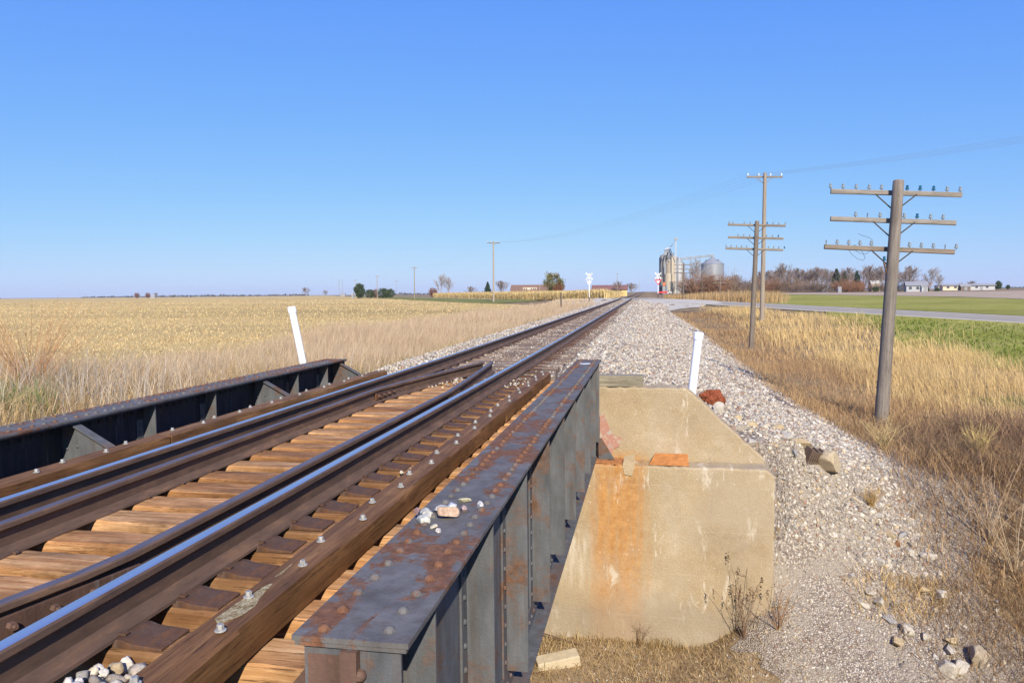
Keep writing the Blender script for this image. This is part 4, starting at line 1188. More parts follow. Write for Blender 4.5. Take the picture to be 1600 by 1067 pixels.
# larger rocks on the slope and stones on the girder
def rock(name, p, size, col, lab, group, seed, rot=0.0, sink=.15, cat='rock'):
    r = np.random.default_rng(seed)
    v, f = ico(3)
    for _ in range(9):
        d = r.normal(size=3); d /= np.linalg.norm(d); c = r.uniform(.38, .7); k = v @ d
        v = v - np.outer(np.clip(k - c, 0, 9), d)
    v = v * np.array(size) * .60; v[:, 2] += size[2] * (.42 - sink)
    n3 = np.array([lump(a * 40, b * 40 + c * 31, 1.2, seed) for a, b, c in v])
    v = v * (1 + .03 * n3)[:, None]
    ca, sa = math.cos(rot), math.sin(rot)
    v = np.stack([v[:, 0] * ca - v[:, 1] * sa, v[:, 0] * sa + v[:, 1] * ca, v[:, 2]], -1)
    c = np.array(col) * (1 + .10 * n3[:, None]) * r.uniform(.9, 1.1, (len(v), 1))
    o = fast_mesh(name, v, f, M['stone'], np.clip(c, 0, 1))
    o.location = p
    return setp(o, lab, cat, group)
WH, TAN, GRY, PNK = (.53, .47, .38), (.50, .38, .22), (.36, .34, .32), (.46, .33, .28)
RK = [(1124, 646, (.20, .15, .22), WH, 'white angular rock just below the crumpled red cloth'), (1152, 656, (.30, .2, .12), TAN, 'tan flat rock to the right of the white rock under the red cloth'),
      (1158, 672, (.26, .2, .14), WH, 'pale rock below the tan flat rock near the abutment wing'), (1176, 668, (.22, .16, .14), TAN, 'small tan rock on the slope, upper of the row below the red cloth'),
      (1128, 672, (.22, .16, .12), WH, 'pale rock lying against the sloping wing of the abutment'), (1212, 672, (.24, .18, .14), TAN, 'tan rock in the middle of the ballast slope'),
      (1228, 684, (.30, .2, .16), WH, 'whitish rock in the middle of the ballast slope beside a tan one'), (1252, 698, (.34, .2, .14), TAN, 'long tan rock on the slope above the broken timber end'),
      (1172, 702, (.22, .14, .12), WH, 'pale rock at the lower edge of the abutment wing'), (1296, 738, (.40, .34, .36), (.52, .41, .26), 'large tan slab of rock beside the broken timber end'),
      (1086, 608, (.2, .15, .15), WH, 'pale rock behind the top of the abutment wing, left of the white pipe'), (1402, 1010, (.26, .18, .16), TAN, 'tan rock with a dark shaded side at the bottom of the gravel slope'),
      (1418, 990, (.22, .18, .14), WH, 'white rock above the tan one at the bottom of the gravel slope'), (1484, 1022, (.26, .18, .14), WH, 'white rock in the dead grass at the lower right'),
      (1478, 1052, (.30, .22, .18), WH, 'pale cluster rock at the bottom edge of the picture on the right'), (1528, 1036, (.34, .26, .26), (.42, .34, .24), 'brown grey boulder in the lower right corner'),
      (1466, 936, (.30, .2, .14), WH, 'white rock at the edge of the brown grass on the gravel slope'), (1422, 868, (.22, .16, .12), WH, 'white flat stone in the gravel right of the abutment'),
      (1402, 856, (.14, .11, .10), (.48, .25, .12), 'small orange stone among the white ones on the gravel slope'), (1356, 930, (.20, .17, .12), WH, 'round white stone in the middle of the gravel slope'),
      (1376, 948, (.26, .16, .12), WH, 'pale wedge stone below the round white stone'), (1345, 950, (.24, .15, .10), WH, 'whitish flat stone left of the pale wedge stone'),
      (1372, 812, (.20, .15, .10), WH, 'pale stone at the top of the bare gravel beside the dry tuft'), (1390, 838, (.2, .14, .1), TAN, 'tan stone above the orange one on the gravel slope'),
      (1446, 872, (.26, .16, .12), WH, 'long white stone at the right edge of the gravel'), (1375, 882, (.2, .14, .1), WH, 'white stone below the orange stone'),
      (1500, 1050, (.24, .2, .16), WH, 'white rock between the pale cluster rock and the boulder in the corner'), (1488, 1006, (.2, .16, .12), TAN, 'tan stone above the white rock in the dead grass'), (1446, 1000, (.16, .12, .1), WH, 'small white stone right of the rock at the bottom of the slope'),
      (1392, 972, (.2, .14, .12), GRY, 'grey stone at the lower middle of the gravel slope'), (1330, 905, (.18, .13, .1), GRY, 'small grey stone left of the round white one'), (1428, 905, (.22, .15, .12), WH, 'pale stone below the long white stone at the gravel edge'),
      (1412, 840, (.2, .14, .12), GRY, 'grey stone right of the orange one on the gravel slope'), (1440, 925, (.2, .16, .12), TAN, 'tan stone beside the white rock at the edge of the brown grass'), (1266, 745, (.16, .13, .12), WH, 'white stone just left of the large tan slab'), (1240, 712, (.22, .16, .14), GRY, 'grey rock on the slope above the broken timber end')]
for i, (px, py, sz, c, lab) in enumerate(RK):
    rock('rock', hit(px, py), sz, c, lab, 'larger rocks on the slope', (500 if i != 9 else 517) + i, rot=i * 1.3)
p = hit(1270, 722)
m_ = MB()
for k in range(7): m_.box(-.13 + .038 * k, -.13 + .038 * k + .030, -.09, .09, -.08, .16 - .012 * (k % 3))
o = m_.build('broken_timber', M['old_wood'], bevel=.003); o.location = p; o.rotation_euler = (.25, .25, .4); setp(o, 'dark splintered end of a broken timber sticking out of the slope', 'timber')
for (a, b, lab) in (((1150, 602), (1178, 612), 'dark weathered board lying across the ballast slope, the longest one'), ((1203, 618), (1240, 641), 'thin dark stick of wood lower on the ballast slope'),
                    ((896, 485), (911, 481), 'old dark timber lying on the gravel left of the track'), ((903, 471), (914, 470), 'dark scrap of rail on the gravel by the left crossing sign')):
    A, B = hit(*a), hit(*b); d = (B - A); L_ = np.linalg.norm(d[:2])
    if L_ > 3.4: B = A + d / L_ * 3.0
    m_ = MB().bar((0, 0, .03), B - A + np.array([0, 0, .03]), .09, .06)
    o = m_.build('board', M['old_wood'] if A[1] < 40 else M['darkmetal'], bevel=.006); o.location = A; setp(o, lab, 'board')
ST = [((1.865, 3.04), (.075, .055, .045), (.55, .53, .45), 'flat pale stone at the near side of the pile on the girder'), ((1.85, 3.13), (.08, .06, .05), (.56, .54, .47), 'mottled pale stone at the left of the pile on the girder'),
      ((1.90, 3.20), (.075, .06, .05), (.58, .56, .50), 'whitish stone at the back of the pile on the girder'), ((1.95, 3.13), (.095, .08, .07), (.52, .36, .25), 'largest orange tan stone of the pile on the girder'),
      ((1.945, 3.24), (.06, .045, .05), (.60, .60, .62), 'bluish white stone at the top of the pile on the girder'), ((2.00, 3.23), (.05, .04, .035), (.40, .29, .27), 'purple brown stone at the right of the pile on the girder'),
      ((1.97, 3.38), (.06, .03, .025), (.52, .47, .30), 'yellowish flat stone behind the pile on the girder'), ((2.06, 3.30), (.04, .035, .035), (.62, .60, .56), 'single white stone standing apart to the right of the pile'),
      ((1.93, 2.98), (.04, .025, .018), (.60, .52, .38), 'small cream chip in front of the pile on the girder'), ((1.965, 2.93), (.03, .025, .02), (.60, .54, .46), 'smallest pale pebble nearest the girder end'),
      ((1.83, 3.07), (.04, .03, .03), (.30, .19, .18), 'dark purple stone in the pile on the girder')]
for i, ((x, y), sz, c, lab) in enumerate(ST):
    rock('stone', (x, y, GT_ + (.0 if i != 10 else .03)), sz, c, lab, 'loose stones on the girder', 600 + i, rot=i * 2.1, sink=.06, cat='stone')
o = MB().box(-.30, .30, -.11, .11, -.05, .13).build('concrete_block', plain('pale_block', (.46, .38, .25), .9, 0, .15, 9), bevel=.015); o.location = hit(872, 1038); o.rotation_euler = (.1, -.12, .35)
setp(o, 'pale rectangular concrete block in the dead grass beneath the girder', 'concrete')
o = MB().tube([hit(838, 1002) + np.array([0, 0, .15]), hit(905, 1014) + np.array([0, 0, .06])], .008, 6).build('steel_rod', M['rust']); setp(o, 'thin rusty rod lying against the foot of the abutment', 'rod')
# dry weed stalks
def weed(p, n, h, spread, lab, col, seed, rad=.0045, seeds=True):
    r = np.random.default_rng(seed)
    root = thing('dry_weed', lab, 'plant', p)
    m_ = MB(); s_ = MB()
    for k in range(n):
        a = r.uniform(0, 6.28); l = spread * r.uniform(.3, 1); hh = h * r.uniform(.55, 1)
        pts = [np.array([0, 0, -.03])]
        for t in (.25, .5, .75, 1): pts.append(np.array([math.cos(a) * l * t ** 1.2, math.sin(a) * l * t ** 1.2, hh * t]) + r.normal(0, .012, 3))
        m_.tube(pts, [rad, rad * .85, rad * .7, rad * .55, rad * .4], 5)
        for q in range(5):
            i_ = r.integers(1, 4); b0 = pts[i_]; m_.tube([b0, b0 + r.normal(0, 1, 3) * np.array([.07, .07, .02]) + np.array([0, 0, .10])], [rad * .5, rad * .25], 4)
        if seeds:
            for q in range(16): s_.box(*sum([[c - .005, c + .005] for c in pts[-1] + r.normal(0, 1, 3) * np.array([.010, .010, .05]) - np.array([0, 0, .06])], []))
    mt = plain('dry_stalk', col, .9, 0, .25, 30)
    m_.build('stems', mt, root)
    if seeds: s_.build('seed_heads', plain('dark_seed', tuple(x * .7 for x in col), .9), root)
weed(hit(1162, 1000), 13, 1.15, .42, 'tall thin dark weed stalks in front of the right edge of the abutment', (.17, .10, .055), 1)
weed(hit(1215, 985), 12, .8, .5, 'bent reddish weed stalks where the abutment meets the gravel', (.32, .18, .08), 2, seeds=False)
weed(hit(1362, 798), 26, .38, .22, 'small dry tuft growing on the bare gravel slope', (.42, .27, .10), 3, .004, False)
weed(hit(1528, 720), 40, .75, .35, 'straw coloured upright tuft right of the near telegraph pole', (.52, .38, .15), 4, .005, False)
weed(hit(1380, 705), 30, .7, .5, 'pale dry tuft at the foot of the near telegraph pole', (.50, .37, .17), 5, .005, False)
weed(hit(1545, 850), 14, 1.5, .8, 'tall bare branching weed at the right edge, its stalks leaning left', (.36, .25, .15), 6, .007, False)
weed(hit(1585, 905), 12, 1.3, .9, 'bare pale weed stalks in the lower right corner', (.44, .33, .20), 7, .007, False)
weed(hit(1000, 1010), 7, .45, .25, 'short thin weed at the middle foot of the abutment', (.20, .12, .06), 8, .003, False)
q = np.array([-8.3, 11.6, float(ground(-8.3, 11.6))])
weed(q, 130, 2.0, 1.5, 'reddish bare bush at the left picture edge', (.42, .23, .11), 9, .0036, False)

# signs at the level crossing
def text_mesh(txt, size, mat, name, parent, loc, rot, depth=.004):
    cu = bpy.data.curves.new(name, 'FONT'); cu.body = txt; cu.size = size; cu.align_x = 'CENTER'; cu.align_y = 'CENTER'; cu.extrude = depth
    tmp = bpy.data.objects.new(name, cu); COL.objects.link(tmp)
    dg = bpy.context.evaluated_depsgraph_get(); me = bpy.data.meshes.new_from_object(tmp.evaluated_get(dg))
    COL.objects.unlink(tmp); bpy.data.objects.remove(tmp)
    me.materials.clear(); me.materials.append(mat); me.name = name
    o = bpy.data.objects.new(name, me); COL.objects.link(o); o.parent = parent; o.location = loc; o.rotation_euler = rot
    return o
M['sign_white'] = plain('sign_white', (.62, .62, .62), .5, 0, .03)
M['black'] = plain('sign_black', (.02, .02, .02), .6)
M['sign_red'] = plain('sign_red', (.55, .03, .035), .5, 0, .05)
M['sign_back'] = plain('sign_back', (.50, .51, .52), .5, .3)
def crossbuck(x, y, h, lab, yield_front, rz):
    z = float(ground(x, y)) - .05
    root = thing('crossing_sign', lab, 'sign', (x, y, z), 'crossbuck signs at the level crossing', rz)
    MB().box(-.05, .05, -.04, .04, .75, h - .1).build('post', M['sign_white'], root)
    MB().box(-.055, .055, -.045, .045, 0, .752).build('post_base', plain('dark_post_base', (.09, .05, .035), .9), root)
    for s, words in ((1, ('RAIL', 'ROAD')), (-1, ('CROSSING', ''))):
        b = MB().box(-.60, .60, -.008, .008, -.10, .10)
        o = b.build('crossbuck_board', M['sign_white'], root); o.location = (0, -.055 - .018 * (s < 0), h - .48); o.rotation_euler = (0, -s * R(45), 0)
        if s < 0: text_mesh('CROSSING', .19, M['black'], 'lettering', o, (0, -.011, 0), (R(90), 0, 0))
        else:
            text_mesh('RAIL', .19, M['black'], 'lettering', o, (-.35, -.011, 0), (R(90), 0, 0)); text_mesh('ROAD', .19, M['black'], 'lettering', o, (.35, -.011, 0), (R(90), 0, 0))
    zy = h - 1.42
    tri = lambda r_: [(0, -r_ * .87), (r_ * .5 + r_ * .02, r_ * .0 + .0)]
    def tri_mb(w, y0, y1): return MB().prism([(-w / 2, w * .43), (0, -w * .44), (w / 2, w * .43)], 1, y0, y1)
    if yield_front:
        o = tri_mb(.98, -.058, -.046).build('yield_plate', M['sign_red'], root); o.location = (0, 0, zy)
        i_ = tri_mb(.56, -.063, -.0585).build('white_field', M['sign_white'], o); i_.location = (0, 0, .02)
        text_mesh('YIELD', .13, M['sign_red'], 'lettering', o, (0, -.066, .14), (R(90), 0, 0), .002)
    else:
        o = tri_mb(.80, .046, .056).build('yield_plate', M['sign_back'], root); o.location = (0, 0, zy)
q = at(921, 97); crossbuck(q[0], q[1], 4.0, 'white crossbuck sign left of the track before the corn', False, R(6))
q = at(1028, 108); crossbuck(q[0], q[1], 3.75, 'white crossbuck with red bordered yield sign right of the track', True, R(4))
q = at(877, 62); z = float(ground(q[0], q[1])) - .1
o = MB().box(-.06, .06, -.05, .05, 0, 2.0).build('wooden_post', M['pole_wood'], bevel=.01); o.location = (q[0], q[1], z); setp(o, 'short grey wooden post in the tall grass left of the track', 'post')

# ------------------------------------------------------------------ trees, brush and buildings beyond
def skeleton(h, spread, seed, levels=5, trunk=.3, kids=(3, 5), r0=None, up=.5):
    """branching limbs of a bare tree: list of (p, q, r_p, r_q, level)"""
    r = np.random.default_rng(seed); out = []
    def grow(p, d, L, rad, lev):
        n = 3 if lev < 2 else 2
        q = p
        pts = [(p, rad)]
        for i in range(n):
            d = d + r.normal(0, .12 if lev else .05, 3) + np.array([0, 0, .05 * up]); d /= np.linalg.norm(d)
            q2 = q + d * L / n; r2 = rad * (1 - .4 * (i + 1) / n)
            out.append((q, q2, rad * (1 - .4 * i / n), r2, lev)); q = q2; pts.append((q, r2))
        if lev >= levels: return
        m = r.integers(*kids) + (1 if lev == 0 else 0)
        for k in range(m):
            i = n if k < 2 else r.integers(1, n + 1)
            b, rb = pts[i]
            a = r.uniform(0, 6.28); t = r.uniform(.25, .70) * spread
            u = np.cross(d, (math.cos(a), math.sin(a), .3)); u /= np.linalg.norm(u)
            nd = d * math.cos(t) + u * math.sin(t); nd[2] += .22 * up; nd /= np.linalg.norm(nd)
            grow(b, nd, L * r.uniform(.60, .85), rb * r.uniform(.5, .72), lev + 1)
    grow(np.zeros(3), np.array([0, 0, 1.0]), h * trunk, r0 or h * .022, 0)
    top = max(s[1][2] for s in out)
    k = h / top
    return [(a * k, b * k, c, d, e) for a, b, c, d, e in out]
def limbs(sk, lo, hi, minr, ns, cols):
    V, F, C, off = [], [], [], 0
    for p, q, a, b, lev in sk:
        if not lo <= lev <= hi: continue
        a, b = max(a, minr), max(b, minr * .7)
        d = q - p; d = d / (np.linalg.norm(d) + 1e-9)
        u = np.cross(d, (0, 0, 1) if abs(d[2]) < .9 else (1, 0, 0)); u /= np.linalg.norm(u); w_ = np.cross(d, u)
        t = np.arange(ns) * 2 * math.pi / ns
        ring = np.cos(t)[:, None] * u + np.sin(t)[:, None] * w_
        V.append(np.concatenate([p + ring * a, q + ring * b]))
        i = np.arange(ns); j = (i + 1) % ns
        F.append(np.stack([i, j, j + ns, i + ns], -1) + off); off += 2 * ns
        C.append(np.repeat(np.array(cols)[None] * rng.uniform(.8, 1.2), 2 * ns, 0))
    return np.concatenate(V), np.concatenate(F), np.concatenate(C)
def part(name, V, quads, tris, cols, mat, parent):
    o = fast_mesh(name, V, tris, mat, cols, quads=quads); o.parent = parent; return o
def fan(h, w, seed, limbs_n=13, low=.14):
    """limbs of a bare tree that fill an upright crown: trunk, limbs, branches, twigs"""
    r = np.random.default_rng(seed); out = []
    def run(p, d, L, r0, r1, lev, n=3, bend=.10):
        pts = [p]; q = p
        for i in range(n):
            d = d + r.normal(0, bend, 3) + np.array([0, 0, .06]); d = d / np.linalg.norm(d)
            e = q + d * L / n
            out.append((q, e, r0 + (r1 - r0) * i / n, r0 + (r1 - r0) * (i + 1) / n, lev)); q = e; pts.append(e)
        return pts
    tr = run(np.zeros(3), np.array([0, 0, 1.0]), h * .86, h * .020, h * .004, 0, 6, .05)
    for k in range(limbs_n):
        f = low + (.80 - low) * (k + r.uniform(0, .8)) / limbs_n
        i = min(int(f / .86 * 6), 5); b = tr[i] + (tr[i + 1] - tr[i]) * (f / .86 * 6 - i)
        a = k * 2.4 + r.uniform(-.5, .5); el = R(r.uniform(38, 62)) + .35 * f
        d = np.array([math.cos(a) * math.cos(el), math.sin(a) * math.cos(el), math.sin(el)])
        L = min(h * r.uniform(.90, 1.0) - b[2], w * .5 / max(math.cos(el), .25)) * r.uniform(.8, 1.05) * (1 - .25 * f)
        lp = run(b, d, L, h * .010 * (1.15 - f), h * .0030, 1, 4, .12)
        for j in range(13):
            g = .18 + .8 * j / 13; i2 = min(int(g * 4), 3); b2 = lp[i2] + (lp[i2 + 1] - lp[i2]) * (g * 4 - i2)
            u = np.cross(d, r.normal(size=3)); u /= np.linalg.norm(u)
            d2 = d * .75 + u * .75 + np.array([0, 0, .22]); d2 /= np.linalg.norm(d2)
            bp = run(b2, d2, L * r.uniform(.22, .42) * (1.1 - .5 * g), h * .0035, h * .0022, 3, 2, .15)
            for m in range(6):
                b3 = bp[r.integers(0, 2)] * .5 + bp[r.integers(1, 3)] * .5
                d3 = d2 + r.normal(0, .45, 3) + np.array([0, 0, .15]); d3 /= np.linalg.norm(d3)
                run(b3, d3, L * r.uniform(.12, .24), h * .0024, h * .0017, 4, 1)
    return out
def bare_tree(h, w, seed, bark, twig, n=13, low=.14):
    sk = fan(h, w, seed, n, low)
    top = max(s[1][2] for s in sk); sk = [(a * h / top, b * h / top, c, d, e) for a, b, c, d, e in sk]
    root = bpy.data.objects.new('bare_tree', None); COL.objects.link(root); root.empty_display_size = .3
    V, F, C = limbs(sk, 0, 1, .03, 6, bark); part('trunk', V, F, None, C, M['bark'], root)
    V, F, C = limbs(sk, 3, 9, .018, 3, twig); part('crown', V, F, None, C, M['bark'], root)
    return root
def brush(h, wd, seed, col, n=34):
    """a bare bush: many thin stems fanning from the ground, with side twigs"""
    r = np.random.default_rng(seed); sk = []
    for k in range(n):
        a = r.uniform(0, 6.28); rr = wd * .34 * math.sqrt(r.uniform()); b = np.array([rr * math.cos(a), rr * math.sin(a), 0])
        d = np.array([math.cos(a) * r.uniform(.05, .75), math.sin(a) * r.uniform(.05, .75), 1]); L = h * r.uniform(.55, 1.0)
        d /= np.linalg.norm(d); m1 = b + d * L * .5 + r.normal(0, .08, 3); e = b + d * L + r.normal(0, .2, 3)
        sk += [(b, m1, .05, .035, 0), (m1, e, .035, .02, 1)]
        for j in range(9):
            t = r.uniform(.25, .95); s0 = b + (e - b) * t; q = s0 + r.normal(0, 1, 3) * np.array([.55, .55, .3]) * h * .2 + np.array([0, 0, h * .10])
            sk.append((s0, q, .028, .016, 2))
            for i in range(2): sk.append(((s0 + q) / 2, q + r.normal(0, .14 * h, 3), .02, .014, 3))
    root = bpy.data.objects.new('brush_shrub', None); COL.objects.link(root)
    V, F, C = limbs(sk, 0, 0, .035, 4, tuple(x * .8 for x in col)); part('stems', V, F, None, C, M['bark'], root)
    V, F, C = limbs(sk, 1, 3, .022, 3, col); part('crown', V, F, None, C, M['bark'], root)
    return root
def leaves(cen, size, cols, flat=.5):
    n = len(cen); R3 = rand_rot(n)
    q = np.array([(-.5, -.28, 0), (.5, -.28, .1), (.5, .28, -.1), (-.5, .28, 0)])
    V = np.einsum('nij,vj->nvi', R3, q) * size[:, None, None] + cen[:, None, :]
    return V.reshape(-1, 3), (np.arange(n) * 4)[:, None] + np.arange(4)[None], np.repeat(cols, 4, 0)
def conifer(h, wd, seed, col, n=2600):
    r = np.random.default_rng(seed)
    root = bpy.data.objects.new('conifer', None); COL.objects.link(root)
    MB().tube([(0, 0, -.1), (0, 0, h * .5), (0, 0, h * .97)], [h * .02, h * .014, .02], 6).build('trunk', M['pole_wood'], root)
    t = r.uniform(0, 1, n) ** .75; a = r.uniform(0, 6.28, n)
    lay = np.round(t * 11) / 11 + r.normal(0, .022, n)
    rad = wd / 2 * (1 - .93 * np.clip(lay, 0, 1)) * np.sqrt(r.uniform(.25, 1, n)) * (1 + .25 * np.sin(3 * a + 5 * lay * 3))
    z = h * (.06 + .94 * np.clip(lay, 0, 1)) - rad * .22
    cen = np.stack([rad * np.cos(a), rad * np.sin(a), np.clip(z, .15, h)], -1)
    c = np.array(col)[None] * r.uniform(.6, 1.4, (n, 1)); V, F, C = leaves(cen, r.uniform(.25, .6, n) * h / 9, c)
    part('crown', V, F, None, C, M['leaf'], root); return root
def leafy_tree(h, wd, seed, cols, n=3600, name='leafy_tree', zlow=.05, gaps=.16):
    r = np.random.default_rng(seed)
    root = bpy.data.objects.new(name, None); COL.objects.link(root)
    sk = fan(h * .92, wd * .8, seed + 1, 9, .10 + zlow * .4)
    V, F, C = limbs(sk, 0, 1, .03, 5, (.16, .12, .09)); part('trunk', V, F, None, C, M['bark'], root)
    m = 70; cl = r.normal(size=(m, 3)); cl /= np.linalg.norm(cl, axis=1, keepdims=True); cl *= r.uniform(.25, 1, (m, 1)) ** .5
    cl = cl * np.array([wd * .42, wd * .42, h * (1 - zlow) * .44]) + np.array([0, 0, h * (zlow + (1 - zlow) * .5)])
    i = r.integers(0, m, n); cen = cl[i] + r.normal(0, 1, (n, 3)) * np.array([.062 * wd, .062 * wd, .055 * h])
    k = lump(cen[:, 0] * .9 + cen[:, 2] * .6, cen[:, 1] * .9 - cen[:, 2] * .5, 1.1, seed) > -.75 + gaps * 2
    cen, i = cen[k], i[k]; cen[:, 2] = np.clip(cen[:, 2], h * .02, h * 1.02); n = len(cen)
    c = np.array(cols)[(i * 7 + (r.uniform(size=n) < .25)) % len(cols)] * r.uniform(.65, 1.35, (n, 1))
    V, F, C = leaves(cen, r.uniform(.25, .55, n) * h / 10, c); part('crown', V, F, None, C, M['leaf'], root); return root

BK, TW = (.20, .165, .14), (.27, .205, .17)
lib = {}
for k, (w_, lo) in enumerate(((9.5, .16), (7.0, .10), (11.5, .18), (8.0, .08))):
    lib['b%d' % k] = bare_tree(10, w_, 40 + k * 3, BK, TW, 15, lo)
lib['g'] = bare_tree(10, 8.0, 77, (.30, .26, .23), (.36, .31, .28), 11, .12)
for k, c in enumerate(((.25, .145, .09), (.29, .20, .14), (.21, .155, .12), (.33, .17, .095))):
    lib['s%d' % k] = brush(5, 6, 60 + k, c)
lib['c0'] = conifer(10, 6.4, 80, (.115, .125, .09)); lib['c1'] = conifer(10, 5.6, 81, (.065, .10, .07))
lib['e0'] = leafy_tree(10, 8.5, 82, [(.065, .10, .035), (.09, .125, .045), (.055, .085, .035)], 6500, 'evergreen_tree', .02, .0)
lib['l0'] = leafy_tree(10, 10.5, 84, [(.20, .20, .055), (.26, .22, .07), (.15, .165, .06), (.24, .17, .08)], 4600, 'leafy_tree', .16, .2)
lib['r0'] = leafy_tree(10, 10, 85, [(.30, .10, .045), (.26, .13, .06), (.22, .09, .05)], 3000, 'red_shrub', .02, .1)
lib['h0'] = leafy_tree(10, 13, 86, [(.07, .10, .03), (.10, .13, .045), (.06, .085, .035)], 5200, 'hedge_shrub', .0, .0)
_used = set()
def tree(kind, px, dist, top, lab, wide=1.0, cat='tree', group=None, base=None):
    """kind from the library, scaled so that it is as tall as the photograph shows at its distance"""
    src = lib[kind]
    if kind in _used: o = copy_tree(src)
    else: o = src; _used.add(kind)
    q = at(px, dist); z0 = float(ground(q[0], q[1])) - .1
    if base is not None: z0 = base
    dd = (np.array([q[0], q[1], 0]) - CAM) @ np.array([_f[0], _f[1], 0]) / math.cos(PITCH)
    zt_ = CAM[2] + (466 - .01 * px - top) * dd / FPX
    nat = 5.0 if kind[0] == 's' else 10.0
    k = max(.05, (zt_ - z0) / nat)
    o.location = (q[0], q[1], z0); o.scale = (k * wide, k * wide, k); o.rotation_euler = (0, 0, px * .37 % 6.28)
    return setp(o, lab, cat, group)
G1 = 'trees behind the field at the right'
T = [('b0', 1223, 300, 409, 'tallest bare tree just right of the pale utility pole', 1.0), ('b1', 1243, 310, 418, 'bare tree second right of the pale utility pole', 1.1), ('b3', 1256, 305, 419, 'bare tree third right of the pale utility pole', 1.0),
     ('b2', 1275, 300, 415, 'broad bare tree midway between the pale pole and the conifers', 1.0), ('b0', 1290, 315, 418, 'bare tree just left of the grey green conifer', .9), ('c0', 1305, 300, 421, 'grey green conifer, tallest and leftmost of the three', 1.15),
     ('c0', 1318, 305, 425, 'middle one of the three conifers, brownish', .9), ('b1', 1324, 320, 417, 'bare tree rising behind the conifers', 1.2), ('c1', 1337, 295, 424, 'dark green conifer at the right of the three', 1.1),
     ('b2', 1356, 300, 412, 'spreading bare tree right of the dark green conifer', 1.0), ('b0', 1376, 305, 414, 'bare tree partly behind the near telegraph pole', 1.1), ('b3', 1391, 315, 418, 'bare tree hidden behind the near telegraph pole', 1.0),
     ('b0', 1421, 290, 413, 'round crowned bare tree above the white house', 1.2), ('b1', 1411, 300, 424, 'smaller bare tree between the telegraph pole and the white house', 1.0), ('g', 1452, 290, 416, 'pale grey bare tree right of the white house', 1.0), ('g', 1465, 300, 428, 'lower pale bare tree, the rightmost of the tall ones', 1.1),
     ('g', 1499, 330, 441, 'tiny bare tree between the two white trailers', 1.2), ('b2', 1516, 330, 438, 'small bare tree behind the right white trailer', 1.3), ('b0', 1478, 335, 443, 'tiny bare tree behind the left white trailer', 1.3),
     ('b1', 1210, 330, 421, 'bare tree left of the tallest one, behind the pale pole', 1.0), ('b3', 1183, 340, 430, 'low bare tree behind the second telegraph pole', 1.2), ('g', 1090, 300, 401, 'thin bare tree standing before the round grain bin', .8),
     ('g', 1080, 310, 414, 'pale bare tree between the white silo and the round bin', .9), ('b2', 1148, 320, 428, 'bare tree at the right end of the brown brush', 1.3)]
BKR = [('b1', 1186, 424), ('b3', 1196, 421), ('b0', 1204, 424), ('b2', 1216, 419), ('b1', 1232, 421), ('b3', 1249, 423), ('b0', 1262, 420), ('b2', 1268, 422), ('b1', 1281, 419), ('b3', 1297, 422), ('b0', 1312, 421), ('b2', 1330, 423), ('b1', 1347, 420), ('b3', 1362, 422), ('b0', 1370, 424), ('b2', 1384, 421), ('b1', 1398, 423)]
for i, a in enumerate(BKR): tree(a[0], a[1], 345 + 5 * (i % 3), a[2], 'bare tree in the back row of the tree line, %s from the left' % nth(i), 1.15, 'tree', 'back row of the tree line')
for a in T: tree(a[0], a[1], a[2], a[3], a[4], a[5], 'tree', G1)
SH = [('s0', 1076, 240, 437), ('s1', 1088, 235, 431), ('s0', 1098, 230, 428), ('s3', 1110, 232, 427), ('s1', 1122, 235, 428), ('s1', 1134, 238, 431), ('s2', 1146, 245, 433), ('s2', 1160, 255, 434), ('s2', 1173, 260, 437),
      ('s3', 1190, 280, 436), ('s0', 1204, 282, 434), ('s1', 1216, 284, 436), ('s2', 1230, 286, 432), ('s1', 1245, 284, 434), ('s2', 1260, 286, 438), ('s2', 1274, 288, 440), ('s2', 1288, 290, 438), ('s3', 1316, 280, 436), ('s3', 1330, 278, 435), ('s0', 1341, 282, 440), ('s2', 1366, 290, 440), ('s1', 1384, 292, 442), ('s3', 1436, 296, 434), ('s2', 1408, 298, 441)]
for i, (k, px, ds, tp_) in enumerate(SH):
    tree(k, px, ds, tp_, '%s bare brush at the far edge of the field, %s clump from the left' % ({'s0': 'reddish brown', 's1': 'light brown', 's2': 'grey brown', 's3': 'orange brown'}[k], nth(i)), 1.15, 'bush', 'brush along the tree line')
tree('e0', 1557, 420, 439, 'round dark evergreen standing alone at the right, the larger of two', .9); tree('e0', 1572, 430, 445, 'small round evergreen near the right edge of the picture', 1.0)
tree('h0', 1445, 280, 449, 'low dark hedge right of the white house', 1.2, 'hedge'); tree('h0', 1462, 282, 450, 'low dark hedge beneath the pale bare trees', 1.2, 'hedge'); tree('h0', 1366, 275, 448, 'dark green bush below the bare tree left of the telegraph pole', 1.0, 'bush')
